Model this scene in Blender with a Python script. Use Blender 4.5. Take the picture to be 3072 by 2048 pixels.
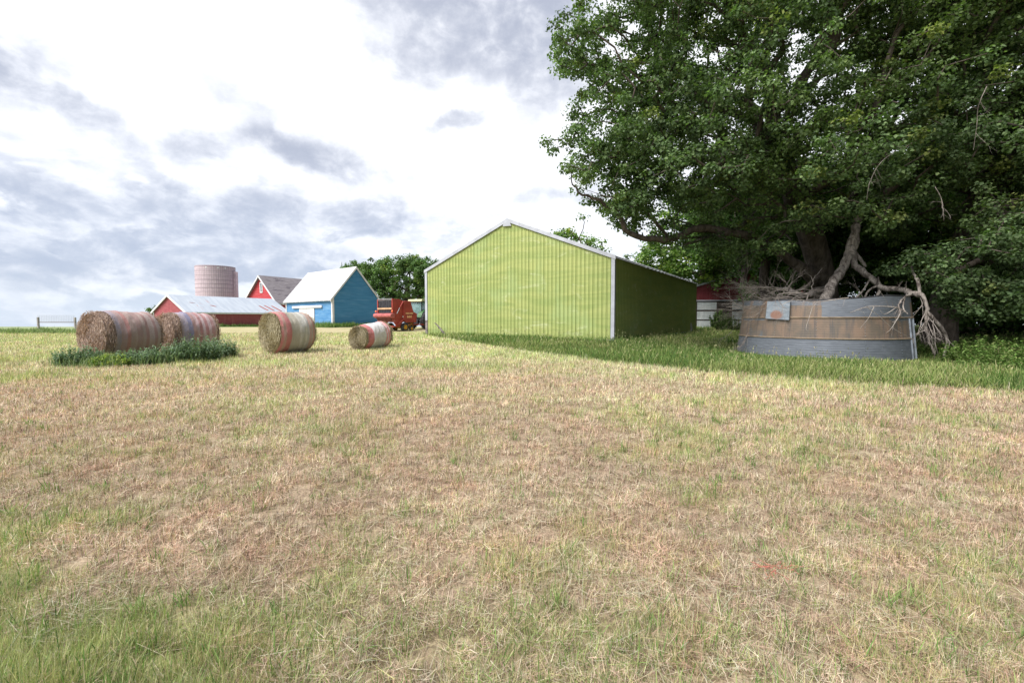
import bpy, math, random
import numpy as np
from mathutils import Vector, Matrix

random.seed(7)
rng = np.random.default_rng(11)
S = bpy.context.scene
for o in list(bpy.data.objects): bpy.data.objects.remove(o)
C = S.collection
R = math.radians
EYE = 1.5
FPX = 1365.0            # focal length in photo pixels (3072 wide)
HOR = 955.0             # eye level row in the photo

# ------------------------------------------------------------------ camera
cam = bpy.data.cameras.new('camera'); co = bpy.data.objects.new('camera', cam); C.objects.link(co)
cam.sensor_width = 36; cam.lens = 36*FPX/3072; cam.clip_start = .05; cam.clip_end = 9000
pitch = math.atan((1024-HOR)/FPX)
co.location = (0, 0, EYE); co.rotation_euler = (R(90)-pitch, 0, 0)
S.camera = co

def P(px, py, y):
    """photo pixel at forward distance y -> world point"""
    a = (px-1536)/FPX; b = (1024-py)/FPX
    cp, sp = math.cos(pitch), math.sin(pitch)
    fy = cp + b*sp; fz = -sp + b*cp
    k = y/fy
    return Vector((a*k, y, EYE + fz*k))

# ------------------------------------------------------------------ world + sun + exposure
S.view_settings.view_transform = 'Standard'; S.view_settings.look = 'None'
S.view_settings.gamma = 1; S.view_settings.exposure = 1.18
SUN_AZ, SUN_EL = R(233), R(52)            # compass style: sun behind the camera to the left
sundir = Vector((math.sin(SUN_AZ)*math.cos(SUN_EL), math.cos(SUN_AZ)*math.cos(SUN_EL), math.sin(SUN_EL)))
sl = bpy.data.lights.new('sun', 'SUN'); sl.energy = 2.5; sl.angle = R(34); sl.color = (1, .95, .88)
so = bpy.data.objects.new('sun', sl); C.objects.link(so)
so.rotation_euler = sundir.to_track_quat('Z', 'Y').to_euler(); so.location = (0, 0, 40)

W = bpy.data.worlds.new('World'); S.world = W; W.use_nodes = True
nt = W.node_tree; nt.nodes.clear()
def N(t, **k):
    n = nt.nodes.new(t)
    for a, b in k.items(): setattr(n, a, b)
    return n
def setin(sock, v):
    if isinstance(v, bpy.types.NodeSocket): nt.links.new(v, sock)
    else: sock.default_value = v
def M(op, a, b=0.0, c=None, clamp=False):
    n = N('ShaderNodeMath', operation=op); n.use_clamp = clamp
    setin(n.inputs[0], a); setin(n.inputs[1], b)
    if c is not None: setin(n.inputs[2], c)
    return n.outputs[0]
def VM(op, a, b=None):
    n = N('ShaderNodeVectorMath', operation=op); setin(n.inputs[0], a)
    if b is not None: setin(n.inputs[1], b)
    return n.outputs['Value'] if op in ('DOT_PRODUCT', 'LENGTH') else n.outputs[0]
def MIX(f, a, b):
    n = N('ShaderNodeMix', data_type='RGBA'); setin(n.inputs[0], f); setin(n.inputs[6], a); setin(n.inputs[7], b)
    return n.outputs[2]
def NOISE(vec, scale, detail=5, rough=.55, dist=0, out=0):
    n = N('ShaderNodeTexNoise'); setin(n.inputs['Vector'], vec); n.inputs['Scale'].default_value = scale
    n.inputs['Detail'].default_value = detail; n.inputs['Roughness'].default_value = rough; n.inputs['Distortion'].default_value = dist
    return n.outputs[out]
def RANGE(v, a, b, c=0., d=1.):
    n = N('ShaderNodeMapRange', interpolation_type='SMOOTHSTEP'); setin(n.inputs[0], v)
    for i, q in enumerate((a, b, c, d)): n.inputs[1+i].default_value = q
    return n.outputs[0]

sky = N('ShaderNodeTexSky', sky_type='NISHITA'); sky.sun_disc = False
sky.sun_elevation = SUN_EL; sky.sun_rotation = SUN_AZ; sky.dust_density = 2.0
tc = N('ShaderNodeTexCoord'); D = tc.outputs['Generated']
sep = N('ShaderNodeSeparateXYZ'); nt.links.new(D, sep.inputs[0])
dx, dy, dz = sep.outputs
az = M('ARCTAN2', dx, dy); el = M('ARCSINE', dz)
com = N('ShaderNodeCombineXYZ'); nt.links.new(az, com.inputs[0]); nt.links.new(el, com.inputs[1])
AE = com.outputs[0]
zc = M('MAXIMUM', dz, 0.0); den = M('ADD', zc, .13)
pl = N('ShaderNodeCombineXYZ'); nt.links.new(M('DIVIDE', dx, den), pl.inputs[0]); nt.links.new(M('DIVIDE', dy, den), pl.inputs[1])
PL = pl.outputs[0]
# wobble the coordinates so that hand placed clouds get ragged soft borders
nA = NOISE(AE, 5.5, 6, .58, out=1)
wob = VM('SCALE', VM('SUBTRACT', nA, (.5, .5, .5))); wob.node.inputs[3].default_value = .22
wob2 = VM('MULTIPLY', wob, (1.0, .55, 0)); AEw = VM('ADD', AE, wob2)
def blob(px, py, rx, ry, s, tilt=0):
    a = math.atan((px-1536)/FPX); e = math.atan((HOR-py)/FPX*math.cos(a))
    rx *= 1.22; ry *= 1.22
    ra = rx/FPX*math.cos(a)**2; re = ry/FPX*math.cos(a)*math.cos(e)**2
    v = VM('SUBTRACT', AEw, (a, e, 0))
    if tilt:
        n = N('ShaderNodeVectorRotate', rotation_type='Z_AXIS'); nt.links.new(v, n.inputs[0]); n.inputs['Angle'].default_value = R(tilt); v = n.outputs[0]
    v = VM('MULTIPLY', v, (1/ra, 1/re, 0))
    q = VM('DOT_PRODUCT', v, v)
    q2 = M('MULTIPLY', q, q)
    return M('MULTIPLY', M('EXPONENT', M('MULTIPLY', M('MULTIPLY_ADD', q2, .5, M('MULTIPLY', q, .35)), -1.0)), s)
blobs = [(1410,0,265,140,.85),(1290,200,130,50,.45),(1600,190,130,130,.7),(60,215,170,85,.62,-25),(220,345,180,46,.6,22),
         (610,440,90,42,.55),(960,485,150,42,.8,12),(1370,388,60,20,.5),(720,285,120,45,.22,25),(680,650,210,62,.8),
         (1120,668,95,34,.65),(1665,585,100,20,.35),(380,805,240,40,.8),(110,690,190,45,.55),(330,610,160,26,.3),
         (860,770,230,40,.55),(60,770,140,24,.6),(170,555,260,18,.22), (520,730,170,25,.45), (2450,-300,500,150,.7),(-500,300,400,120,.7),(-700,700,400,60,.6)]
acc = None
for b in blobs:
    o = blob(*b); acc = o if acc is None else M('ADD', acc, o)
n1 = NOISE(PL, 1.35, 7, .6, .3); n2 = NOISE(AE, 9, 7, .62)
low = RANGE(el, .02, .36, 1, 0)                       # puffy grey band towards the horizon
left = RANGE(az, -.05, -.55, 0, 1); left = RANGE(az, .1, -.6, 0.25, 1)
stretch = VM('MULTIPLY', AE, (5.6, 12.5, 1)); n3 = NOISE(stretch, 1.0, 8, .56, .5)
st_up = VM('ADD', stretch, (.0, .42, 0)); n3u = NOISE(st_up, 1.0, 8, .56, .5)
under = RANGE(M('SUBTRACT', n3u, n3), -.02, .13)        # undersides of the puffs
cu = M('MULTIPLY', M('MULTIPLY', M('ADD', M('MULTIPLY', RANGE(n3, .50, .64), .4), M('MULTIPLY', under, 1.0)), low), left)
tex = M('MULTIPLY_ADD', n2, 1.3, .38)
dark = M('ADD', M('MULTIPLY', acc, tex), cu)
dark = M('ADD', dark, M('MULTIPLY', RANGE(n1, .42, .70), M('MULTIPLY_ADD', low, -.12, .26)), clamp=True)
n4 = NOISE(VM('MULTIPLY', AE, (1, 1.5, 1)), 13, 7, .6, .2); dark = M('MULTIPLY', dark, M('MULTIPLY_ADD', RANGE(n4, .25, .75), 1.3, .25)); dark = M('SUBTRACT', 1.0, M('EXPONENT', M('MULTIPLY', dark, -1.8)))
wl = M('MULTIPLY', RANGE(n3, .58, .40), low)
white = MIX(M('MULTIPLY', low, .85), (4.75, 4.8, 4.95, 1), (4.15, 4.25, 4.5, 1))
grey = MIX(low, (1.65, 1.8, 2.25, 1), (1.8, 2.1, 2.75, 1))
cl = MIX(dark, white, grey)
hz = RANGE(el, .005, .085, .85, 0)
cl = MIX(M('MULTIPLY', hz, RANGE(n3, .62, .42, .6, 1)), cl, (2.75, 3.15, 3.7, 1))
rightside = M('MULTIPLY', RANGE(az, .80, 1.05), RANGE(az, 3.1, 2.8))      # unseen sky at right, darkened to keep the barn's long side dim
cl = MIX(M('MULTIPLY', rightside, .93), cl, (.6, .7, .9, 1))
cl = MIX(.06, cl, sky.outputs[0])
bg = N('ShaderNodeBackground'); nt.links.new(cl, bg.inputs[0]); bg.inputs[1].default_value = .12
wo = N('ShaderNodeOutputWorld'); nt.links.new(bg.outputs[0], wo.inputs[0])
W.cycles.sampling_method = 'MANUAL'; W.cycles.sample_map_resolution = 512

# ------------------------------------------------------------------ helpers
def lin(r, g, b):
    f = lambda c: (c/255/12.92) if c/255 <= .04045 else ((c/255+.055)/1.055)**2.4
    return (f(r), f(g), f(b))
def tag(o, label=None, cat=None, group=None, kind=None):
    if label: o['label'] = label
    if cat: o['category'] = cat
    if group: o['group'] = group
    if kind: o['kind'] = kind
    return o
def empty(name, loc, rz=0, **k):
    o = bpy.data.objects.new(name, None); C.objects.link(o); o.location = loc; o.rotation_euler = (0, 0, rz)
    o.empty_display_size = .3
    return tag(o, **k)
def fast(name, V, tris=None, quads=None, mat=None, parent=None, cols=None, attrs=None, smooth=False, loc=None):
    V = np.asarray(V, dtype=np.float32).reshape(-1, 3)
    me = bpy.data.meshes.new(name)
    nt_ = 0 if tris is None else len(tris); nq = 0 if quads is None else len(quads)
    me.vertices.add(len(V)); me.vertices.foreach_set('co', V.ravel())
    idx = []
    if nt_: idx.append(np.asarray(tris, dtype=np.int32).ravel())
    if nq: idx.append(np.asarray(quads, dtype=np.int32).ravel())
    idx = np.concatenate(idx)
    me.loops.add(len(idx)); me.loops.foreach_set('vertex_index', idx)
    me.polygons.add(nt_+nq)
    st = np.concatenate([np.arange(nt_)*3, nt_*3+np.arange(nq)*4]).astype(np.int32)
    me.polygons.foreach_set('loop_start', st)
    me.update(calc_edges=True)
    me.polygons.foreach_set('use_smooth', np.full(nt_+nq, smooth, dtype=bool))
    if cols is not None:
        ca = me.color_attributes.new('col', 'FLOAT_COLOR', 'POINT')
        c4 = np.ones((len(V), 4), dtype=np.float32); c4[:, :3] = cols
        ca.data.foreach_set('color', c4.ravel())
    for k, v in (attrs or {}).items():
        a = me.attributes.new(k, 'FLOAT', 'POINT'); a.data.foreach_set('value', np.asarray(v, dtype=np.float32))
    if mat: me.materials.append(mat)
    o = bpy.data.objects.new(name, me); C.objects.link(o)
    if parent: o.parent = parent
    if loc is not None: o.location = loc
    return o
class MB:
    def __init__(s): s.v = []; s.f = []
    def add(s, vs, fs):
        n = len(s.v); s.v += [tuple(v) for v in vs]; s.f += [[n+i for i in f] for f in fs]; return s
    def box(s, x0, x1, y0, y1, z0, z1):
        vs = [(x, y, z) for z in (z0, z1) for y in (y0, y1) for x in (x0, x1)]
        return s.add(vs, [(0,2,3,1),(4,5,7,6),(0,1,5,4),(1,3,7,5),(3,2,6,7),(2,0,4,6)])
    def prism(s, poly, a0, a1, axis='y'):
        n = len(poly)
        if axis == 'y': vs = [(p[0], a0, p[1]) for p in poly]+[(p[0], a1, p[1]) for p in poly]
        elif axis == 'x': vs = [(a0, p[0], p[1]) for p in poly]+[(a1, p[0], p[1]) for p in poly]
        else: vs = [(p[0], p[1], a0) for p in poly]+[(p[0], p[1], a1) for p in poly]
        return s.add(vs, [list(range(n))[::-1], list(range(n, 2*n))]+[(i, (i+1) % n, n+(i+1) % n, n+i) for i in range(n)])
    def tube(s, pts, rad, n=8, cap=True):
        pts = [Vector(p) for p in pts]
        rad = [rad]*len(pts) if not hasattr(rad, '__len__') else rad
        vs = []; up = Vector((.13, .21, .97))
        for i, p in enumerate(pts):
            d = (pts[min(i+1, len(pts)-1)]-pts[max(i-1, 0)]).normalized()
            u = d.cross(up)
            if u.length < .05: u = d.cross(Vector((1, 0, 0)))
            u.normalize(); w = d.cross(u)
            for k in range(n):
                t = 2*math.pi*k/n; vs.append(p+(u*math.cos(t)+w*math.sin(t))*rad[i])
        fs = [(i*n+k, i*n+(k+1) % n, (i+1)*n+(k+1) % n, (i+1)*n+k) for i in range(len(pts)-1) for k in range(n)]
        if cap: fs += [list(range(n))[::-1], [(len(pts)-1)*n+k for k in range(n)]]
        return s.add(vs, fs)
    def lathe(s, prof, n, c=(0, 0, 0), axis='y'):
        """prof: list of (radius, along axis); closed ring shape when first==last"""
        vs = []
        for r, a in prof:
            for k in range(n):
                t = 2*math.pi*k/n; p, q = r*math.cos(t), r*math.sin(t)
                vs.append((c[0]+p, c[1]+a, c[2]+q) if axis == 'y' else ((c[0]+a, c[1]+p, c[2]+q) if axis == 'x' else (c[0]+p, c[1]+q, c[2]+a)))
        return s.add(vs, [(i*n+k, i*n+(k+1) % n, (i+1)*n+(k+1) % n, (i+1)*n+k) for i in range(len(prof)-1) for k in range(n)])
    def build(s, name, mat, parent=None, smooth=False, bevel=0, loc=None, **k):
        me = bpy.data.meshes.new(name); me.from_pydata(s.v, [], s.f); me.materials.append(mat); me.update()
        if smooth:
            me.polygons.foreach_set('use_smooth', [True]*len(me.polygons))
        o = bpy.data.objects.new(name, me); C.objects.link(o)
        if parent: o.parent = parent
        if loc is not None: o.location = loc
        if bevel:
            b = o.modifiers.new('bevel', 'BEVEL'); b.width = bevel; b.segments = 2; b.limit_method = 'ANGLE'
        return tag(o, **k)

# value noise in numpy
_perm = np.random.default_rng(5).random((256, 256)).astype(np.float64)
def vnoise(x, y):
    xi = np.floor(x).astype(int); yi = np.floor(y).astype(int); fx = x-xi; fy = y-yi
    fx = fx*fx*(3-2*fx); fy = fy*fy*(3-2*fy)
    g = lambda a, b: _perm[a & 255, b & 255]
    return (g(xi, yi)*(1-fx)+g(xi+1, yi)*fx)*(1-fy)+(g(xi, yi+1)*(1-fx)+g(xi+1, yi+1)*fx)*fy
def fbm(x, y, o=4):
    s = 0; a = .5; t = 0
    for i in range(o):
        s = s+a*vnoise(x*2**i+17.3*i, y*2**i+5.1*i); t += a; a *= .55
    return s/t
def sm(e0, e1, x):
    t = np.clip((x-e0)/(e1-e0), 0, 1); return t*t*(3-2*t)

# ---- terrain height
PY = [-4000, 0, 14, 20, 35, 47, 58, 75, 100, 300, 1500, 4000]
PZ = [0, 0, .16, .24, .33, .58, .42, .10, -.36, -4.2, -27.0, -74]
def gz(x, y):
    x = np.asarray(x, float); y = np.asarray(y, float)
    z = np.interp(y, PY, PZ)
    z = z+.28*np.exp(-(((x-1)/9)**2+((y-28)/9)**2)**2)
    near = np.exp(-np.maximum(y-10, 0)/30)
    z = z+(.05*(fbm(x*.55, y*.55, 3)-.5)+.02*(vnoise(x*4, y*4)-.5))*near
    far = sm(80, 700, np.hypot(x, y)); z = z+far*3.0*(vnoise(x/260+3, y/300+8)-.5)
    return z
def gz1(x, y): return float(gz(x, y))
BINC = (11.55, 17.06)
# ---- edge of the mown area: mown in front of (nearer than) this line
EX = [-60, -6.5, -5.6, -4.2, -2.2, .9, 2.9, 5.0, 7.2, 9.9, 14, 40]
EY = [95, 42, 27.4, 24.7, 21.0, 16.7, 14.0, 11.5, 9.9, 8.5, 6.9, 3.6]
def tallmask(x, y):
    e = np.interp(x, EX, EY); wob = (fbm(x*1.1+4, y*1.1, 3)-.5)*1.1
    return sm(-.15, .25, (y-e)*.8+wob*.6)
def greenness(x, y):
    g = .13+1.0*(fbm(x*.45+3.1, y*.33+1.7, 4)-.5)+1.1*(fbm(x*2.1+8, y*1.9, 3)-.5)
    px = x/np.maximum(y, .5)                       # lush wedge at the left of the spot the mower turned
    g = g+.85*sm(.75, -.75, x+1.45*y-1.25+(fbm(x*1.2, y*1.2+9, 3)-.5)*2.0)*(.55+.75*fbm(x*2.4+3, y*2.4, 3))
    g = g+.06*sm(2.6, 1.9, y)
    g = g+.15*sm(10.5, 15, y)-.10*np.exp(-((y-7.5)/2.2)**2)
    ph = (y+.35*x+.012*x*x)
    g = g+.17*np.sin(ph*1.6+2*fbm(x*.15, y*.15, 2))*sm(5, 10, y)
    g = g+.2*sm(1.6, .2, np.abs(y-np.interp(x, EX, EY)+1.2)-.2)*.6
    return np.clip(g, 0, 1)

# ------------------------------------------------------------------ materials
def newmat(name):
    global nt
    m = bpy.data.materials.new(name); m.use_nodes = True; nt = m.node_tree
    for n in list(nt.nodes): nt.nodes.remove(n)
    return m
def out(sh, disp=None):
    o = N('ShaderNodeOutputMaterial'); nt.links.new(sh, o.inputs[0])
def PR(col, rough=.6, metal=0., bump=None, spec=.3, bdist=.02, bstr=.5):
    p = N('ShaderNodeBsdfPrincipled'); setin(p.inputs['Base Color'], col if isinstance(col, bpy.types.NodeSocket) else (*col, 1))
    setin(p.inputs['Roughness'], rough); setin(p.inputs['Metallic'], metal); p.inputs['Specular IOR Level'].default_value = spec
    if bump is not None:
        b = N('ShaderNodeBump'); b.inputs['Strength'].default_value = bstr; b.inputs['Distance'].default_value = bdist
        nt.links.new(bump, b.inputs['Height']); nt.links.new(b.outputs[0], p.inputs['Normal'])
    return p.outputs[0]
def OC(): return N('ShaderNodeTexCoord').outputs['Object']
def ATT(n, o=0): 
    a = N('ShaderNodeAttribute'); a.attribute_name = n; return a.outputs[o]
c4 = lambda c: (*c, 1)
def simple(name, col, rough=.55, var=.12, scale=3, metal=0, spec=.3, bstr=.15):
    m = newmat(name); v = OC(); n = NOISE(v, scale, 6, .6)
    d = tuple(c*(1-var*2) for c in col); l = tuple(min(1, c*(1+var)) for c in col)
    cc = MIX(RANGE(n, .3, .7), c4(d), c4(l)); out(PR(cc, rough, metal, NOISE(v, scale*8, 4), spec, .01, bstr)); return m
def leafmat(name, trans=.35, tint=(.75, 1, .35)):
    m = newmat(name); c = ATT('col')
    d = N('ShaderNodeBsdfPrincipled'); nt.links.new(c, d.inputs['Base Color']); d.inputs['Roughness'].default_value = .6; d.inputs['Specular IOR Level'].default_value = .18
    t = N('ShaderNodeBsdfTranslucent'); tcn = VM('MULTIPLY', c, tuple(1.25*q for q in tint)); nt.links.new(tcn, t.inputs[0])
    mx = N('ShaderNodeMixShader'); mx.inputs[0].default_value = trans
    nt.links.new(d.outputs[0], mx.inputs[1]); nt.links.new(t.outputs[0], mx.inputs[2]); out(mx.outputs[0]); return m
M_LEAF = leafmat('leaf'); M_GRASS = leafmat('grass_blade', .3, (.8, .95, .5)); M_STRAW = leafmat('dry_blade', .2, (1, .9, .7))

def ground_mat():
    m = newmat('ground'); pos = N('ShaderNodeNewGeometry').outputs['Position']
    g = ATT('green', 2); z = ATT('tall', 2); f = ATT('field', 2)
    n = NOISE(pos, 7, 8, .7); nf = NOISE(pos, 60, 6, .7); nb = NOISE(pos, 1.3, 6, .6)
    tan = MIX(RANGE(n, .3, .7), c4((.23, .17, .12)), c4((.46, .37, .265)))
    tan = MIX(M('MULTIPLY', RANGE(nb, .5, .68), .5), tan, c4((.34, .235, .18)))
    tan = MIX(M('MULTIPLY', RANGE(nf, .56, .40), .6), tan, c4((.10, .075, .05)))
    grn = MIX(RANGE(n, .3, .7), c4((.20, .19, .075)), c4((.42, .41, .20)))
    sp_ = N('ShaderNodeSeparateXYZ'); nt.links.new(pos, sp_.inputs[0]); tan = MIX(M('MULTIPLY', RANGE(sp_.outputs[1], 8, 18), .7), tan, c4((.44, .40, .24)))
    cm = MIX(RANGE(M('ADD', g, M('MULTIPLY', M('SUBTRACT', nf, .5), .5)), .12, .85), tan, grn)
    soil = MIX(n, c4((.05, .05, .02)), c4((.09, .12, .035)))
    cm = MIX(z, cm, soil)
    st = VM('MULTIPLY', pos, (.004, .02, 0)); ns = NOISE(st, 1, 3, .5)
    crop = MIX(RANGE(ns, .42, .52), c4((.22, .27, .14)), c4((.33, .37, .21)))
    crop = MIX(RANGE(ns, .60, .63), crop, c4((.46, .45, .26)))
    cm = MIX(f, cm, crop)
    out(PR(cm, .95, 0, n, .05, .03, .5)); return m

# ------------------------------------------------------------------ ground sheet
def graded(lo, hi, near0, near1, step, grow=1.16):
    a = list(np.arange(near0, near1, step)); s = step; v = near1; b = []
    while v < hi: b.append(v); s *= grow; v += s
    b.append(hi); s = step; v = near0-step; c = []
    while v > lo: c.append(v); s *= grow; v -= s
    c.append(lo); return np.array(sorted(c)+a+b)
gx = graded(-5000, 5000, -26, 26, .3); gy = graded(-400, 4000, -1, 34, .3)
XX, YY = np.meshgrid(gx, gy); ZZ = gz(XX, YY); nx, ny = len(gx), len(gy)
ii = np.arange(nx*ny).reshape(ny, nx)
q = np.stack([ii[:-1, :-1], ii[:-1, 1:], ii[1:, 1:], ii[1:, :-1]], -1).reshape(-1, 4)
# beyond the mown yard on the left the pasture begins
ledge = 33.5+1.2*np.sin(XX*.15)+(fbm(XX*.3, YY*.3, 3)-.5)*1.5
past = sm(-.4, .6, YY-ledge)*sm(-27, -31, XX+.15*(YY-35))
past = np.maximum(past, sm(60, 66, YY+.12*XX+ (fbm(XX*.2, YY*.2, 2)-.5)*3))
past = np.maximum(past, sm(50, 54, np.abs(XX)))
o = fast('ground', np.stack([XX, YY, ZZ], -1), quads=q, mat=ground_mat(), smooth=True,
         attrs=dict(green=greenness(XX, YY).ravel(), tall=(tallmask(XX, YY)*(YY < 70)*(XX > -9)).ravel(), field=past.ravel()))
tag(o, kind='structure')

# ------------------------------------------------------------------ blades
def blades(name, base, d, L, w, droop, cols, mat, parent=None, seg=2, roll=None, tipdark=None):
    n = len(base); d = d/np.linalg.norm(d, axis=1, keepdims=True)
    side = np.stack([-d[:, 1], d[:, 0], np.zeros(n)], 1)
    r = rng.random(n)*2*np.pi; alt = np.stack([np.cos(r), np.sin(r), np.zeros(n)], 1)
    k = np.linalg.norm(side, axis=1, keepdims=True); side = np.where(k > .25, side/np.maximum(k, 1e-6), alt)
    side = side+alt*.6; side -= d*np.sum(side*d, 1, keepdims=True); side /= np.linalg.norm(side, axis=1, keepdims=True)
    L_ = L[:, None]; w_ = (w/2)[:, None]
    def at(t):
        p = base+d*L_*t; p[:, 2] -= droop*L*t*t; return p
    if seg == 1:
        V = np.stack([at(0)-side*w_, at(0)+side*w_, at(1)], 1).reshape(-1, 3)
        i = np.arange(n)*3; T = np.stack([i, i+1, i+2], 1); Q = None; m = 3
    elif seg == 2:
        V = np.stack([at(0)-side*w_*.8, at(0)+side*w_*.8, at(.55)+side*w_, at(.55)-side*w_, at(1)], 1).reshape(-1, 3)
        i = np.arange(n)*5; Q = np.stack([i, i+1, i+2, i+3], 1); T = np.stack([i+3, i+2, i+4], 1); m = 5
    else:
        V = np.stack([at(0)-side*w_*.7, at(0)+side*w_*.7, at(.4)+side*w_, at(.4)-side*w_, at(.75)+side*w_*.7, at(.75)-side*w_*.7, at(1)], 1).reshape(-1, 3)
        i = np.arange(n)*7; Q = np.concatenate([np.stack([i, i+1, i+2, i+3], 1), np.stack([i+3, i+2, i+4, i+5], 1)]); T = np.stack([i+5, i+4, i+6], 1); m = 7
    cc = np.repeat(cols, m, 0)
    return fast(name, V, T, Q, mat, parent, cols=cc)
def pick(pal, n, wts=None):
    pal = np.array(pal); i = rng.choice(len(pal), n, p=wts); c = pal[i]*(.75+.5*rng.random((n, 1))); return c
TAN = [(.52, .405, .30), (.45, .325, .25), (.60, .50, .40), (.42, .285, .24), (.52, .37, .31), (.56, .52, .40), (.62, .56, .46), (.17, .12, .085), (.11, .085, .06), (.08, .06, .045)]
GRN = [(.17, .26, .07), (.26, .35, .10), (.42, .42, .19), (.13, .19, .07), (.36, .40, .17), (.34, .36, .22), (.45, .41, .22)]
def sample_field(n, y0, y1, p=-.9):
    u = rng.random(n); q_ = p+1
    y = (y0**q_+u*(y1**q_-y0**q_))**(1/q_); x = (rng.random(n)*2-1)*(1.25*y+.8)
    return x, y
GREENB = [(-1e9, 0)]
def footprint_clear(x, y):
    # keep blades out of the green barn
    ox, oy = 4.9, 22.0; ax, ay = .539, .842
    lx = (x-ox)*ax+(y-oy)*ay; ly = -(x-ox)*ay+(y-oy)*ax
    return ~((lx > .05) & (lx < 20) & (ly > .05) & (ly < 12.1))
# mown stubble and thatch
x, y = sample_field(1050000, 1.15, 36)
gapn = fbm(x*8.5, y*8.5+3, 3); k = (tallmask(x, y) < .55) & (rng.random(len(x)) < np.where(y < 12, sm(.30, .50, gapn)+.10, 1)); x, y, gapn = x[k], y[k], gapn[k]; n = len(x)
g = greenness(x, y); isg = rng.random(n) < (.13+.66*g)
z = gz(x, y)
sc = (np.maximum(y, 2.2)/3)
lying = rng.random(n) < np.where(isg, .18, .34)
cl_ = fbm(x*3.5, y*3.5, 3)
h = np.where(isg, .055+.04*rng.random(n), .04+.04*rng.random(n))*(.6+.9*cl_)*(1+.4*g)
h = np.where(lying, h*1.35, h)
th = rng.random(n)*2*np.pi; tl = np.where(lying, 1.15+.35*rng.random(n), rng.random(n)*.75)
d = np.stack([np.sin(tl)*np.cos(th), np.sin(tl)*np.sin(th), np.cos(tl)], 1)
zb = z+np.where(lying, .004+.03*rng.random(n), -.005)
cols = np.where(isg[:, None], pick(GRN, n), pick(TAN, n))
cols *= (.8+.45*fbm(x*1.4+9, y*1.4, 3))[:, None]
cols *= ((.5+1.2*gapn)*(1+.16*sm(3.5, 9, y)))[:, None]; pk = sm(.48, .66, fbm(x*2.6+31, y*2.6, 3))[:, None]; cols *= (1-pk)+pk*np.array([1.0, .92, .90])
yl = np.clip(sm(6, 15, y)*.85+1.3*(fbm(x*.22+5, y*.5, 3)-.5), 0, 1)[:, None]; cols *= (1-yl)+yl*np.array([1.08, 1.26, 1.12])
wdt = .0030*sc**.85*(.7+.7*rng.random(n))
o = blades('mown_grass', np.stack([x, y, zb], 1), d, h*(1+.25*(sc-1).clip(0, 3)), wdt, .15*rng.random(n), cols, M_STRAW, seg=1)
tag(o, 'short mown hay stubble, tan and green, covering the whole yard', 'grass', kind='stuff')
# green tufts that stand a little taller in the stubble
x, y = sample_field(7500, 1.3, 16); gt = greenness(x, y); k = (tallmask(x, y) < .3) & (rng.random(len(x)) < .05+.95*gt**1.4); x, y = x[k], y[k]
m_ = 18; tx = np.repeat(x, m_)+rng.normal(0, .035, len(x)*m_); ty = np.repeat(y, m_)+rng.normal(0, .035, len(x)*m_); n = len(tx)
th = rng.random(n)*2*np.pi; tl = rng.random(n)*.85
d = np.stack([np.sin(tl)*np.cos(th), np.sin(tl)*np.sin(th), np.cos(tl)], 1)
L = (.07+.09*rng.random(n))*np.repeat(.7+.6*rng.random(len(x)), m_)
tufts = blades('grass_tufts', np.stack([tx, ty, gz(tx, ty)-.005], 1), d, L, .0045*(np.maximum(ty, 2.5)/3)**.6, .5*rng.random(n), pick([(.15, .27, .075), (.21, .33, .10), (.10, .19, .05), (.31, .38, .15), (.40, .40, .21), (.45, .38, .25)], n)*1.0, M_GRASS, seg=2)
tag(tufts, 'bright green grass tufts sprouting through the mown stubble', 'grass', kind='stuff')
# loose hay: pale wisps left lying in small heaps and long single stems
cx, cy = sample_field(250, 1.6, 24); k = tallmask(cx, cy) < .2; cx, cy = cx[k], cy[k]
hand = [P(1450, 1535, 3.5), P(1500, 1480, 3.9), P(2050, 1800, 2.42), P(1980, 1840, 2.3), P(1600, 1780, 2.5), P(1150, 1600, 3.2), P(2850, 1560, 3.4), P(2800, 1700, 2.8), P(700, 1380, 4.9),
        P(200, 1960, 2.1), P(240, 1890, 2.25), P(930, 1330, 5.6), P(2550, 1400, 4.7), P(2680, 1930, 2.15), P(250, 1175, 9.2), P(1180, 1240, 7.2), P(1460, 1180, 9.2), P(350, 1104, 12.6), P(410, 1101, 12.8), P(2750, 1375, 4.9), P(60, 1165, 9.5)]
cx = np.concatenate([cx, [p.x for p in hand], [p.x for p in hand]]); cy = np.concatenate([cy, [p.y for p in hand], [p.y for p in hand]])
mean = rng.random(len(cx))*np.pi; cnt = np.concatenate([rng.integers(3, 20, len(cx)-2*len(hand)), np.full(2*len(hand), 34)])
ix = np.repeat(np.arange(len(cx)), cnt); n = len(ix)
x = cx[ix]+rng.normal(0, .13, n)*(1+cy[ix]*.06); y = cy[ix]+rng.normal(0, .07, n)*(1+cy[ix]*.06)
th = mean[ix]+rng.normal(0, .65, n)+np.where(rng.random(n) < .5, np.pi, 0); el_ = rng.normal(.05, .12, n)
d = np.stack([np.cos(th), np.sin(th), el_], 1)
L = .06+.20*rng.random(n)**2.4
o = blades('loose_hay', np.stack([x, y, gz(x, y)+.035+.035*rng.random(n)], 1), d, L, .0022*(np.maximum(y, 2.5)/3)**.75, .3*rng.random(n),
           pick([(.56, .49, .36), (.46, .44, .32), (.62, .54, .42), (.44, .47, .35), (.38, .30, .22)], n), M_STRAW, seg=2)
tag(o, 'pale wisps of loose hay scattered over the mown field', 'hay', kind='stuff')

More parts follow.
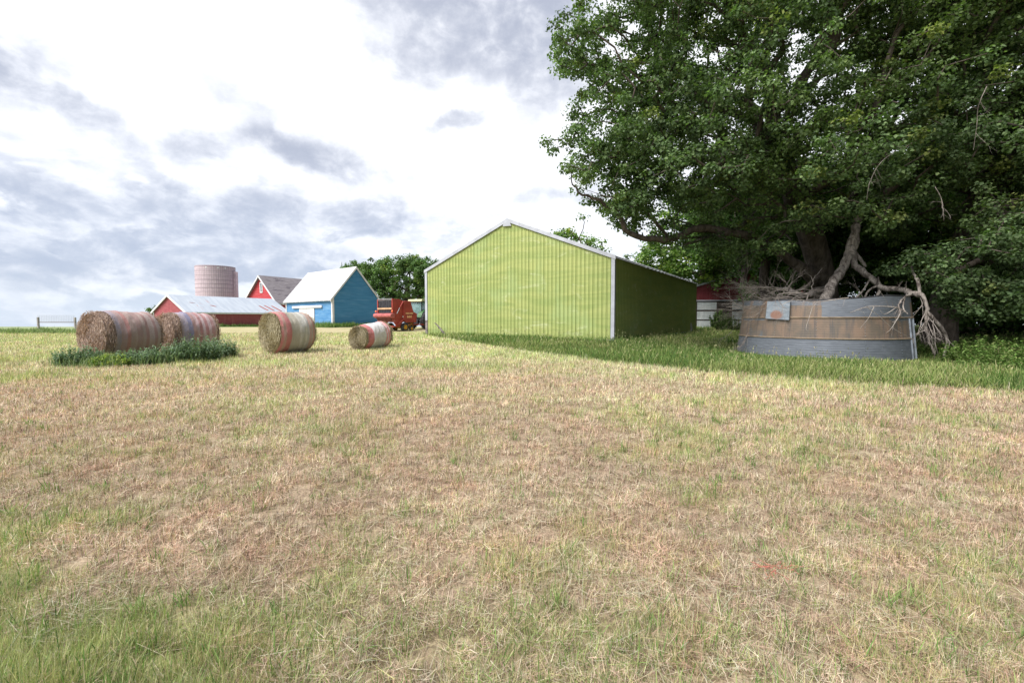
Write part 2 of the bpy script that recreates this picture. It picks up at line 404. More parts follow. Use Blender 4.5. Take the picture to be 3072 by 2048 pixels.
# tall unmown grass: in front of the barn, round the bin, under the trees
x, y = sample_field(330000, 7.0, 60, -.75)
k = (x > -7.2) & footprint_clear(x, y) & (rng.random(len(x)) < tallmask(x, y)) & ~((x < -5.7) & (y > 28.2)); x, y = x[k], y[k]
n = len(x); e = y-np.interp(x, EX, EY)
cl_ = fbm(x*.7, y*.7, 3)
h = (.18+.25*sm(-.1, 1.0, e)-.07*sm(3.0, 5.0, e))*(.55+.9*cl_)*(.7+.5*rng.random(n))*np.where(x < 4, .72, 1.0)*np.where(y > 30, 1.2, 1.0)
rb_ = np.hypot(x-BINC[0], y-BINC[1]); h *= .45+.55*sm(2.8, 4.2, rb_); h *= 1-.6*np.exp(-((x-13.9)**2+(y-14.0)**2)/3.0); kk = rb_ > 2.85
x, y, h, e, cl_ = x[kk], y[kk], h[kk], e[kk], cl_[kk]; n = len(x)
th = rng.random(n)*2*np.pi; tl = .1+.5*rng.random(n)
d = np.stack([np.sin(tl)*np.cos(th), np.sin(tl)*np.sin(th), np.cos(tl)], 1)
seedy = (rng.random(n) < .22+.5*sm(.45, .6, fbm(x*.35+2, y*.35, 3)))
cols = np.where(seedy[:, None], pick([(.30, .34, .12), (.40, .40, .20), (.26, .33, .11)], n), pick([(.085, .165, .035), (.12, .215, .05), (.07, .13, .04), (.16, .25, .07)], n))
cols = np.where((rng.random(n) < .35*sm(.7, -.2, e))[:, None], pick(TAN, n)*.8, cols)
wdt = .010*(y/10)**.7*(.6+.7*rng.random(n))
o = blades('tall_grass', np.stack([x, y, gz(x, y)-.01], 1), d, h, wdt, .25+.45*rng.random(n), cols, M_GRASS, seg=3)
tag(o, 'long unmown green grass in front of the barn and round the bin', 'grass', kind='stuff')
x, y = sample_field(9000, 8.5, 30, -.6); k = (x > -5) & footprint_clear(x, y) & (tallmask(x, y) > .8) & (np.hypot(x-BINC[0], y-BINC[1]) > 4.2) & (fbm(x*.5+11, y*.5, 3) > .46); x, y = x[k], y[k]; n = len(x)
th = rng.random(n)*2*np.pi; d = np.stack([.22*np.cos(th), .22*np.sin(th), np.ones(n)], 1); L = (.34+.26*rng.random(n)); b0 = np.stack([x, y, gz(x, y)], 1)
dn = d/np.linalg.norm(d, axis=1, keepdims=True); tipb = b0+dn*(L*.92)[:, None]; tipb[:, 2] -= .1*L*.85; w0 = .005*(y/10)**.6
bb_ = np.concatenate([b0, tipb]); o = blades('seed_heads', bb_, np.concatenate([d, d+rng.normal(0, .35, d.shape)]), np.concatenate([L, .06+.05*rng.random(n)]), np.concatenate([w0, w0*3.6]), np.concatenate([np.full(n, .1), np.full(n, .3)]), np.concatenate([pick([(.26, .32, .12)], n), pick([(.36, .35, .20), (.32, .32, .16), (.30, .26, .16)], n)]), M_GRASS, seg=2)
tag(o, 'pale seed heads standing above the unmown grass', 'grass', kind='stuff')
# pasture edge growth on the far left and weeds at the foot of the far barns
def weed_band(name, pts, label, hgt, n, spread, pal, w=.03, cat='grass'):
    pts = np.array([(p[0], p[1]) for p in pts]); t = rng.random(n)*(len(pts)-1); i = np.minimum(t.astype(int), len(pts)-2); f_ = (t-i)[:, None]
    b = pts[i]*(1-f_)+pts[i+1]*f_+rng.normal(0, spread, (n, 2))
    hh = hgt*(.35+.9*fbm(b[:, 0]*.9, b[:, 1]*.9, 3))*(.5+.7*rng.random(n))
    th = rng.random(n)*2*np.pi; tl = .05+.7*rng.random(n)
    d = np.stack([np.sin(tl)*np.cos(th), np.sin(tl)*np.sin(th), np.cos(tl)], 1)
    o = blades(name, np.concatenate([b, (gz(b[:, 0], b[:, 1])-.02)[:, None]], 1), d, hh, w*(.6+.8*rng.random(n)), .3*rng.random(n), pick(pal, n), M_GRASS, seg=2)
    return tag(o, label, cat, kind='stuff')
DG = [(.10, .20, .05), (.14, .25, .07), (.20, .30, .10), (.26, .33, .14)]
weed_band('pasture_weeds', [(-46, 35.5), (-40, 36), (-33, 36.5), (-30, 38)], 'green weeds growing along the pasture edge below the wire fence', .55, 7000, .9, [(.24, .30, .14), (.30, .36, .18), (.17, .24, .10)], .04)

# ------------------------------------------------------------------ buildings
class Frame:
    """local building frame: x runs along the length, y (times sign) across the gable"""
def building(name, label, cat, org, ang, sgn, z0=None):
    z = gz1(*org) if z0 is None else z0
    e = empty(name, (org[0], org[1], z), ang, label=label, cat=cat); e.scale = (1, 1, 1); return e
def ribbed(mb, axis, fixed, a0, a1, zfun, outward, pitch_=.23, rib=.022, z0=0, sgn=1, wid=.03):
    """vertical ribbed sheet; axis 'y' = gable at x=fixed, axis 'x' = side wall at y=fixed; returns line positions"""
    ts = []; t = a0
    while t < a1-.01:
        e = min(t+pitch_, a1)
        ts += [(t, 0), (t+pitch_*.5-.045, 0) if t+pitch_*.5 < a1 else (t, 0), (t+pitch_*.5-wid*.5, rib), (t+pitch_*.5+wid*.5, rib), (t+pitch_*.5+.045, 0)]
        t += pitch_
    ts = [q for q in ts if q[0] <= a1]+[(a1, 0)]
    vs = []
    for t, o_ in ts:
        f = fixed+outward*o_
        for zz in (z0, zfun(t)):
            vs.append((f, sgn*t, zz) if axis == 'y' else (t, sgn*f, zz))
    mb.add(vs, [(2*i, 2*i+2, 2*i+3, 2*i+1) for i in range(len(ts)-1)])
def siding(mb, axis, fixed, a0, a1, he, hr, outward, course=.2, sgn=1, lap=.02, zmin=0):
    """horizontal lap boards; hr > he gives a gable"""
    z = zmin; top = hr if hr > he else he; mid = (a0+a1)/2
    def rng_(zz):
        if zz <= he or hr <= he: return a0, a1
        k = (zz-he)/(hr-he); return a0+(mid-a0)*k, a1-(a1-mid)*k
    while z < top-1e-4:
        z1 = min(z+course, top)
        if z < he < z1 and hr > he: z1 = he
        l0, r0 = rng_(z); l1, r1 = rng_(z1); jit = random.uniform(-.003, .003)
        f0 = fixed+outward*(lap+jit); f1 = fixed
        q_ = [(f0, l0, z), (f0, r0, z), (f1, r1, z1), (f1, l1, z1), (f1, l0, z), (f1, r0, z)] if axis == 'y' else [(l0, f0, z), (r0, f0, z), (r1, f1, z1), (l1, f1, z1), (l0, f1, z), (r0, f1, z)]
        mb.add([(a, sgn*b, c) for a, b, c in q_], [(0, 1, 2, 3), (4, 5, 1, 0)]); z = z1
def roofslab(mb, L, W, he, hr, ox0, ox1, oy, th, sgn, sides=(0, 1)):
    """two slopes, overhang ox at gables and oy at the eaves"""
    sl_ = (hr-he)/(W/2); nrm = math.hypot(1, sl_); 
    for s_ in sides:
        e_y = -oy if s_ == 0 else W+oy; e_z = he-sl_*oy
        pr = [(e_y, e_z), (W/2, hr), (W/2, hr+th*nrm), (e_y, e_z+th*nrm)]
        mb.prism([(sgn*a, b) for a, b in pr], -ox0, L+ox1, axis='x')
def rake(mb, x0, x1, W, he, hr, oy, wdt, lift, sgn):
    sl_ = (hr-he)/(W/2)
    for s_ in (0, 1):
        e_y = -oy if s_ == 0 else W+oy; e_z = he-sl_*oy
        mb.prism([(sgn*a, b) for a, b in [(e_y, e_z+lift-wdt), (W/2, hr+lift-wdt), (W/2, hr+lift), (e_y, e_z+lift)]], x0, x1, axis='x')

# --- green ribbed steel barn
def mat_greensteel():
    m = newmat('green_steel'); v = OC(); band = VM('MULTIPLY', v, (.25, .16, 1.5)); n = NOISE(band, 1.6, 6, .6, 1.0)
    n2_ = NOISE(v, .55, 5, .6); n3_ = NOISE(VM('MULTIPLY', v, (1, 1, .12)), 9, 4, .6)
    c = MIX(RANGE(n, .35, .65), c4((.29, .36, .12)), c4((.385, .43, .155)))
    c = MIX(M('MULTIPLY', RANGE(n2_, .5, .68), .5), c, c4((.33, .44, .19)))
    c = MIX(M('MULTIPLY', RANGE(NOISE(VM('MULTIPLY', v, (1, .6, 1.6)), 1.3, 7, .7, .8), .55, .70), .6), c, c4((.55, .58, .35)))
    c = MIX(M('MULTIPLY', RANGE(n3_, .55, .8), .35), c, c4((.26, .30, .08)))
    out(PR(c, RANGE(n, .3, .7, .42, .6), 0, n, .4, .02, .25)); return m
M_GS = mat_greensteel()
M_TRIM = simple('white_metal_trim', (.44, .46, .53), .45, .08, 2)
M_ROOFW = simple('pale_metal_roof', (.42, .44, .48), .4, .1, .8, spec=.5)
M_SEAM_SHADE = simple('seam_shade', (.12, .16, .035), .8, .1)  # dark strip colour that paints the shadow along the sheet laps
gL, gW, gHe, gHr = 20.0, 12.18, 4.0, 6.42
gb = building('machine_shed', 'large green ribbed steel barn with white trim in the middle of the yard', 'barn', (4.9, 22.0), math.atan2(.842, .539), 1, z0=.44)
roofz = lambda t: gHe+(gHr-gHe)*(1-abs(t-gW/2)/(gW/2))
mb = MB(); ribbed(mb, 'y', 0, 0, gW, roofz, -1); mb.build('front_wall', M_GS, gb)
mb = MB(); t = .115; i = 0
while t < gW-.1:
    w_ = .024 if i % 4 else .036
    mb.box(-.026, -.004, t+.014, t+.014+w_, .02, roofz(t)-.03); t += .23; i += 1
for o_ in [mb.build('sheet_seam_shade', M_SEAM_SHADE, gb)]: o_['kind'] = 'stuff'
mb = MB(); ribbed(mb, 'x', 0, 0, gL, lambda t: gHe, -1); mb.build('side_wall', M_GS, gb)
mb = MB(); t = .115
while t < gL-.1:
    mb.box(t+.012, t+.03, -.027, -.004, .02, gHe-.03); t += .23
o_ = mb.build('side_seam_shade', M_SEAM_SHADE, gb); o_['kind'] = 'stuff'
mb = MB(); ribbed(mb, 'x', gW, 0, gL, lambda t: gHe, 1); ribbed(mb, 'y', gL, 0, gW, roofz, 1); mb.build('back_wall', M_GS, gb)
# roof with slightly buckled eave edge on the right
mb = MB(); roofslab(mb, gL, gW, gHe+.03, gHr+.03, .04, .05, .06, .04, 1); mb.build('roof', M_ROOFW, gb)
mb = MB(); pts = []; nseg = 90
for i in range(nseg+1):
    t = gL*i/nseg; jj = .03*math.sin(i*1.7)+random.uniform(-.02, .02) if i > 20 else 0
    pts.append((t, -.12-.05*abs(jj)*6, gHe-.045+jj*.6))
vs = []
for p in pts: vs += [p, (p[0], .04, gHe+.085), (p[0], p[1]+.01, p[2]-.025)]
mb.add(vs, [(3*i, 3*i+3, 3*i+4, 3*i+1) for i in range(nseg)]+[(3*i, 3*i+2, 3*i+5, 3*i+3) for i in range(nseg)]); mb.build('eave_flashing', M_ROOFW, gb)
mb = MB(); rake(mb, -.085, -.04, gW, gHe, gHr, .1, .19, .105, 1); mb.build('rake_trim', M_TRIM, gb)
mb = MB(); mb.box(-.06, .11, -.06, -.028, 0, gHe-.05); mb.box(-.06, -.028, -.028, .12, 0, gHe-.05); mb.build('corner_trim', M_TRIM, gb)
mb = MB(); mb.box(-.06, .11, gW+.028, gW+.06, .95, gHe-.05); mb.box(-.06, -.028, gW-.12, gW+.028, .95, gHe-.05); mb.build('corner_trim', M_TRIM, gb)
mb = MB(); mb.box(-.056, .11, gW+.027, gW+.056, 0, .945); mb.box(-.056, -.027, gW-.12, gW+.027, 0, .945)
mb.build('rusty_corner_trim', simple('weathered_trim', (.22, .19, .20), .7, .25, 6), gb, label='bare weathered lower end of the corner trim')
mb = MB(); yc = gW/2; mb.prism([(yc-.28, gHr-.33), (yc+.28, gHr-.30), (yc+.20, gHr-.12), (yc, gHr-.04), (yc-.18, gHr-.12)], -.1, -.086, axis='x')
mb.build('ridge_patch', M_TRIM, gb, label='crumpled white sheet folded over the ridge end')
mb = MB(); mb.box(-.035, -.028, .05, gW-.9, -.05, .03); mb.box(.05, gL-.05, -.035, -.028, -.05, .03); mb.build('base_strip', M_TRIM, gb)

# --- blue gable barn with white roof
def mat_boards(name, base, light, dark, sx=.5):
    m = newmat(name); v = OC(); n = NOISE(VM('MULTIPLY', v, (.5, .5, 4.5)), 1.4, 6, .6); n2_ = NOISE(VM('MULTIPLY', v, (.35, .35, 4) if 'boards' in name else (3, 3, .35)), 1.1, 6, .65)
    c = MIX(RANGE(n, .35, .65), c4(base), c4(dark)); c = MIX(M('MULTIPLY', RANGE(n2_, .48, .72), .6), c, c4(light))
    out(PR(c, .75, 0, n, .2, .02, .3)); return m
M_BLUE = mat_boards('blue_boards', (.085, .275, .50), (.17, .36, .56), (.06, .225, .44))
M_BLUES = mat_boards('lit_blue_boards', (.12, .29, .52), (.24, .42, .62), (.07, .22, .46))  # lighter copy of the blue boards, with the left side's light in its colour
M_WROOF = simple('white_tin_roof', (.50, .51, .555), .42, .05, .6, spec=.5)
M_WHITE = simple('white_paint', (.72, .73, .76), .6, .07, 3)
th = math.atan2(.643, -.766); bW, bL, bHe, bHr = 5.45, 10.6, 3.02, 6.25
bb = building('blue_barn', 'blue clapboard barn with steep white roof and white sliding door', 'barn', (-18.5, 47.0), th, -1)
mb = MB(); siding(mb, 'y', 0, 0, bW, bHe, bHr, -1, .17, -1); mb.build('gable_wall', M_BLUE, bb)
mb = MB(); siding(mb, 'x', 0, 0, bL, bHe, bHe, -1, .17, -1); mb.build('side_wall', M_BLUES, bb, label='blue boards of the door side, their light painted in as a lighter colour')
mb = MB(); siding(mb, 'x', bW, 0, bL, bHe, bHe, 1, .17, -1); siding(mb, 'y', bL, 0, bW, bHe, bHr, 1, .17, -1); mb.build('rear_wall', M_BLUE, bb)
mb = MB(); roofslab(mb, bL, bW, bHe+.05, bHr+.05, .12, .12, .28, .07, -1); rf = mb.build('roof', M_WROOF, bb)
mb = MB(); rake(mb, -.19, -.12, bW, bHe, bHr, .30, .24, .20, -1); mb.build('rake_board', M_WHITE, bb)
mb = MB(); rake(mb, bL+.12, bL+.18, bW, bHe, bHr, .30, .24, .20, -1); mb.build('rake_board', M_WHITE, bb)
mb = MB(); mb.tube([(-.15, -bW/2, bHr+.15), (bL+.15, -bW/2, bHr+.15)], .07, 6); mb.build('ridge_cap', M_WHITE, bb)
for (x0, x1, y0, y1) in ((-.05, .16, .026, .06), (bL-.16, bL+.04, .026, .06)):
    mb = MB(); mb.box(x0, x1, y0, y1, 0, bHe-.1)
    if x0 < 1: mb.box(-.06, -.026, -.16, .026, 0, bHe+.05)
    mb.build('corner_board', M_WHITE, bb)
mb = MB(); mb.box(-.06, -.026, -bW-.02, -bW+.14, 0, bHe); mb.build('corner_board', M_WHITE, bb)
for i in range(12):
    mb = MB(); xx = .3+i*(bL-.6)/11; mb.box(xx-.05, xx+.05, .03, .30, bHe-.30, bHe-.18); mb.build('rafter_tail', M_WHITE, bb)
mb = MB(); mb.box(3.2, 7.35, .06, .11, 0.05, 0.06)
door = MB(); door.box(3.75, 7.2, .035, .08, .08, 2.05)
for i in range(12): door.box(3.8+i*.285, 3.8+i*.285+.02, .08, .088, .1, 2.03)
dd = door.build('sliding_door', M_WHITE, bb)
mb = MB(); mb.box(2.0, 8.8, .035, .16, 2.06, 2.32); mb.build('door_track_cover', M_WHITE, bb, bevel=.01)
mb = MB(); mb.box(5.47, 5.50, .088, .095, .1, 2.02); mb.build('door_gap', M_SEAM_SHADE, dd)
weed_band('barn_weeds', [(-27, 53.4), (-22.6, 49.9), (-18.6, 46.5), (-16.8, 48.4), (-14.9, 50.8)], 'grass and weeds along the foot of the blue barn', .75, 5000, .28, DG, .035)

# --- long low red barn with pale metal roof
def mat_tinroof():
    m = newmat('rusty_tin_roof'); v = OC(); n = NOISE(VM('MULTIPLY', v, (1.6, .25, .25)), 1.2, 6, .6); n2_ = NOISE(VM('MULTIPLY', v, (.9, .25, .25)), .8, 5, .7)
    c = MIX(RANGE(n, .3, .7), c4((.34, .39, .47)), c4((.44, .49, .56))); c = MIX(M('MULTIPLY', RANGE(n2_, .64, .70), .6), c, c4((.38, .22, .22)))
    out(PR(c, .42, 0, n, .5, .02, .2)); return m
M_RED = mat_boards('red_steel', (.36, .10, .115), (.44, .16, .175), (.30, .075, .09)); M_TIN = mat_tinroof()
M_RUST = simple('rust_sheet', (.40, .12, .10), .8, .2, 4)
rL, rW, rHe, rHr = 17.0, 10.6, 2.35, 4.95
rb = building('long_red_barn', 'long low red barn with pale rust-streaked metal roof behind the bales', 'barn', (-50.0, 70.0), math.atan2(.866, .5), 1, z0=.2)
rz = lambda t: rHe+(rHr-rHe)*(1-abs(t-rW/2)/(rW/2))
mb = MB(); ribbed(mb, 'y', 0, 0, rW, rz, -1, .45); mb.build('gable_wall', M_RED, rb)
mb = MB(); ribbed(mb, 'x', 0, 0, rL, lambda t: rHe, -1, .45); mb.build('side_wall', M_RED, rb)
mb = MB(); ribbed(mb, 'x', rW, 0, rL, lambda t: rHe, 1, .45); ribbed(mb, 'y', rL, 0, rW, rz, 1, .45); mb.build('rear_wall', M_RED, rb)
mb = MB(); roofslab(mb, rL, rW, rHe+.03, rHr+.03, .25, .25, .35, .07, 1); rr = mb.build('roof', M_TIN, rb)
mb = MB(); rake(mb, -.33, -.25, rW, rHe, rHr, .4, .32, .16, 1); mb.build('rake_board', M_WHITE, rb)
mb = MB(); mb.box(-.25, rL+.2, -.42, -.36, rHe-.32, rHe-.10); mb.build('eave_board', M_WHITE, rb)
mb = MB(); mb.box(-.05, -.026, -.03, .2, 0, rHe); mb.build('corner_board', M_WHITE, rb); mb = MB(); mb.box(-.05, -.026, rW-.2, rW+.03, 0, rHe); mb.build('corner_board', M_WHITE, rb)
for (u, v0, v1) in ((13.2, .1, .42), (14.3, .1, .46), (15.6, .06, .44), (4.9, .3, .38), (2.2, .5, .53)):
    mb = MB(); sl_ = (rHr-rHe)/(rW/2)
    ya, yb = v0*rW/2, v1*rW/2; za, zb_ = rHe+sl_*ya+.12, rHe+sl_*yb+.12
    mb.add([(u, ya, za), (u+.35, ya, za), (u-.25, yb, zb_), (u-.55, yb, zb_), (u, ya, za+.02), (u+.35, ya, za+.02), (u-.25, yb, zb_+.02), (u-.55, yb, zb_+.02)], [(0, 1, 2, 3), (4, 5, 6, 7), (0, 1, 5, 4), (1, 2, 6, 5), (2, 3, 7, 6), (3, 0, 4, 7)])
    mb.build('rust_patch', M_RUST, rr)
weed_band('red_barn_weeds', [(-52, 68.6), (-49.6, 69.2), (-41.0, 84.2)], 'dark green weeds along the foot of the long red barn', .8, 5000, .35, DG, .05)

# --- red gabled barn with worn grey shingle roof
def mat_shingle():
    m = newmat('grey_shingles'); v = OC(); n = NOISE(VM('MULTIPLY', v, (.6, 3, 3)), 1.5, 6, .6); n2_ = NOISE(VM('MULTIPLY', v, (.5, 2.2, 2.2)), .55, 5, .6)
    c = MIX(RANGE(n, .3, .7), c4((.20, .18, .20)), c4((.30, .275, .30))); c = MIX(RANGE(n2_, .60, .64), c, c4((.12, .105, .13)))
    out(PR(c, .9, 0, n, .15, .03, .4)); return m
M_REDB = mat_boards('red_boards', (.50, .075, .09), (.55, .14, .15), (.42, .05, .06)); M_SHG = mat_shingle()
hL, hW, hHe, hHr = 22.0, 10.3, 5.1, 10.4
hb = building('grey_roofed_barn', 'tall red barn with worn grey shingle roof and narrow gable window', 'barn', (-47.6, 92.6), math.atan2(.888, .46), 1, z0=-.2)
mb = MB(); siding(mb, 'y', 0, 0, hW, hHe, hHr, -1, .32, 1, .03); mb.build('gable_wall', M_REDB, hb)
mb = MB(); siding(mb, 'x', 0, 0, hL, hHe, hHe, -1, .32, 1, .03); siding(mb, 'x', hW, 0, hL, hHe, hHe, 1, .32, 1, .03); siding(mb, 'y', hL, 0, hW, hHe, hHr, 1, .32, 1, .03); mb.build('wall', M_REDB, hb)
mb = MB(); roofslab(mb, hL, hW, hHe+.04, hHr+.04, .5, .3, .5, .12, 1); mb.build('roof', M_SHG, hb)
mb = MB(); rake(mb, -.6, -.5, hW, hHe, hHr, .52, .38, .22, 1); mb.build('rake_board', M_WHITE, hb)
mb = MB(); mb.box(-.5, hL+.3, -.62, -.54, hHe-.62, hHe-.42); mb.build('eave_board', M_WHITE, hb)
mb = MB(); yc = hW/2; mb.box(-.10, -.04, yc-.62, yc-.40, 7.2, 9.0); mb.box(-.10, -.04, yc+.02, yc+.24, 7.2, 9.0); mb.box(-.10, -.04, yc-.62, yc+.24, 7.0, 7.2); mb.box(-.10, -.04, yc-.62, yc+.24, 9.0, 9.2)
wf = mb.build('window', M_WHITE, hb); mb = MB(); mb.box(-.07, -.05, yc-.4, yc+.02, 7.2, 9.0); mb.build('window_pane', simple('dark_pane', (.10, .10, .12), .2, .1), wf)

# --- silo without a roof
def mat_silo():
    m = newmat('silo_staves'); v = OC(); s_ = N('ShaderNodeSeparateXYZ'); nt.links.new(v, s_.inputs[0])
    a = M('ARCTAN2', s_.outputs[0], s_.outputs[1]); cb = N('ShaderNodeCombineXYZ'); nt.links.new(M('MULTIPLY', a, 3.8), cb.inputs[0]); nt.links.new(s_.outputs[2], cb.inputs[1])
    b = N('ShaderNodeTexBrick'); nt.links.new(cb.outputs[0], b.inputs[0]); b.inputs['Color1'].default_value = c4((.58, .47, .53)); b.inputs['Color2'].default_value = c4((.52, .42, .48)); b.inputs['Mortar'].default_value = c4((.27, .22, .27))
    b.inputs['Scale'].default_value = 1; b.inputs['Brick Width'].default_value = .42; b.inputs['Row Height'].default_value = .78; b.inputs['Mortar Size'].default_value = .035; b.offset = .0; b.inputs['Mortar Smooth'].default_value = .6
    n = NOISE(v, .7, 6, .65); c = MIX(M('MULTIPLY', RANGE(n, .5, .7), .35), b.outputs[0], c4((.33, .26, .31)))
    out(PR(c, .85, 0, n, .15, .02, .3)); return m
M_SILO = mat_silo(); sc_ = P(651, 955, 102); sR = 3.85
si = empty('silo', (sc_.x, sc_.y, gz1(sc_.x, sc_.y)), 0, label='roofless pale pinkish stave silo rising behind the red barn', cat='silo')
sh = 12.95-si.location.z
mb = MB(); mb.lathe([(sR, 0), (sR, sh), (sR-.25, sh), (sR-.25, 0)], 64, axis='z'); mb.build('wall', M_SILO, si, smooth=False)
mb = MB()
for k_ in range(14): mb.lathe([(sR+.001, 1+k_*.93), (sR+.035, 1.03+k_*.93), (sR+.001, 1.06+k_*.93)], 64, axis='z')
o_ = mb.build('hoops', simple('hoop', (.28, .22, .26), .6, .1), si)
ca = math.atan2(-sc_.y, -sc_.x)+R(68); mb = MB(); cxx, cyy = (sR+.05)*math.cos(ca), (sR+.05)*math.sin(ca); mb.lathe([(.62, 0), (.62, sh-1.05), (.01, sh-.95)], 20, (cxx, cyy, 0), axis='z'); mb.build('chute', simple('chute_metal', (.60, .45, .48), .6, .1, 1), si, smooth=True)
for dd_ in (-30, 3, 24):
    a_ = math.atan2(-sc_.y, -sc_.x)+R(dd_+4); mb = MB(); mb.lathe([(.001, sR+.02), (.16, sR+.02), (.16, sR-.05)], 10, axis='x')
    o_ = mb.build('opening', M_WHITE, si); o_.rotation_euler = (0, 0, a_); o_.location = (0, 0, sh-.5)

# --- maroon shed behind the bin, open bays below with white panels
M_MAR = mat_boards('maroon_steel', (.17, .035, .045), (.24, .06, .07), (.12, .025, .03)); M_WST = mat_boards('white_steel', (.46, .50, .53), (.60, .63, .66), (.34, .38, .40))
M_DARKW = simple('old_wood', (.06, .05, .045), .9, .2, 3)
q0 = P(2086, 955, 46.0); ms = building('maroon_shed', 'maroon steel shed with white lower panels between barn and brush pile', 'shed', (q0.x, q0.y), R(-10), 1, z0=.35)
mW = 13.0; zt = lambda t: 4.35+.30*min(t, mW-t)
mb = MB(); ts = np.arange(0, mW+.01, .23)
vs = []
for i, t in enumerate(ts):
    for o_ in ((0, 0), (.10, 0), (.115, -.025), (.14, -.025), (.155, 0)):
        tt = t+o_[0]; vs += [(tt, o_[1], 2.95), (tt, o_[1], zt(tt))]
mb.add(vs, [(2*i, 2*i+2, 2*i+3, 2*i+1) for i in range(len(vs)//2-1)]); mb.build('upper_wall', M_MAR, ms)
for (a, b) in ((.12, 2.0), (3.45, 5.0), (5.2, 8.5), (8.8, 12.8)):
    for (z0_, z1_) in ((2.02, 2.78), (1.05, 1.85), (0, .92)):
        mb = MB(); vs = []
        for t in np.arange(a, b, .23):
            for o_ in ((0, 0), (.10, 0), (.115, -.02), (.14, -.02), (.155, 0)):
                tt = min(t+o_[0], b); vs += [(tt, .05+o_[1], z0_), (tt, .05+o_[1], z1_)]
        mb.add(vs, [(2*i, 2*i+2, 2*i+3, 2*i+1) for i in range(len(vs)//2-1)]); mb.build('lower_panel', M_WST, ms)
mb = MB(); mb.box(0, mW, .09, .2, 0, 2.95); mb.box(0, mW, 0.07, .09, 2.8, 2.95)
for t in (0, 2.05, 3.3, 5.05, 8.6, 12.85): mb.box(t, t+.15, .02, .09, 0, 2.95)
mb.build('timber_frame', M_DARKW, ms)
mb = MB(); mb.box(-.1, mW+.1, -.04, -.027, 2.90, 3.0); mb.build('eave_trim', M_TRIM, ms)
mb = MB(); mb.prism([(-.3, 4.22), (mW/2, 4.35+.3*mW/2-.04), (mW+.3, 4.22), (mW+.3, 4.40), (mW/2, 4.35+.3*mW/2+.14), (-.3, 4.40)], -.12, 12, axis='y'); mb.build('roof', M_ROOFW, ms)
mb = MB(); mb.box(0, .08, .2, 11.8, 0, 4.3); mb.box(mW-.08, mW, .2, 11.8, 0, 4.3); mb.box(0, mW, 11.72, 11.8, 0, 4.3); mb.build('rear_wall', M_MAR, ms)

# ------------------------------------------------------------------ fence panel on the left
M_POST = simple('weathered_wood', (.42, .39, .38), .9, .2, 8); M_WIRE = simple('wire', (.30, .31, .33), .5, .1, 5)
fa, fb = P(114, 955, 38), P(225, 955, 38)
fe = empty('wire_fence', ((fa.x+fb.x)/2, 38, gz1(fa.x, 38)), 0, label='short woven wire fence between two wooden posts at far left', cat='fence')
fw = (fb.x-fa.x)/2
for s_, hh in ((-1, 1.22), (1, 1.2)):
    mb = MB(); mb.box(s_*fw-.06, s_*fw+.06, -.06, .06, -.1, hh); mb.build('post', M_POST, fe, bevel=.01)
mb = MB(); mb.box(-fw, fw, -.03, .03, .76, .82); mb.build('rail', simple('dark_rail', (.20, .17, .16), .9, .1), fe)
mb = MB()
for i in range(7): mb.tube([(-fw, 0, .86+i*.085), (fw, 0, .86+i*.085)], .005, 4)
for i in range(23): mb.tube([(-fw+i*2*fw/22, 0, .84), (-fw+i*2*fw/22, 0, 1.37)], .005, 4)
mb.build('wire_mesh', M_WIRE, fe)

# ------------------------------------------------------------------ hay bales
def mat_hay(name, a, b, c_):
    m = newmat(name); v = OC(); s_ = N('ShaderNodeSeparateXYZ'); nt.links.new(v, s_.inputs[0])
    r2 = M('SQRT', M('ADD', M('POWER', s_.outputs[1], 2.0), M('POWER', s_.outputs[2], 2.0)))
    an = M('ARCTAN2', s_.outputs[2], s_.outputs[1]); sp = M('ADD', M('MULTIPLY', r2, 55), an)
    n = NOISE(v, 9, 7, .7); ring = M('SINE', M('ADD', sp, M('MULTIPLY', n, 9)))
    n2_ = NOISE(VM('MULTIPLY', v, (2, 1, 1)), 26, 6, .75)
    c = MIX(RANGE(n2_, .3, .7), c4(b), c4(a)); c = MIX(M('MULTIPLY', RANGE(ring, .0, 1), .30), c, c4(c_)); c = MIX(M('MULTIPLY', RANGE(n, .48, .7), .5), c, c4(b))
    out(PR(c, .95, 0, M('ADD', n2_, M('MULTIPLY', ring, .25)), .05, .05, .9)); return m
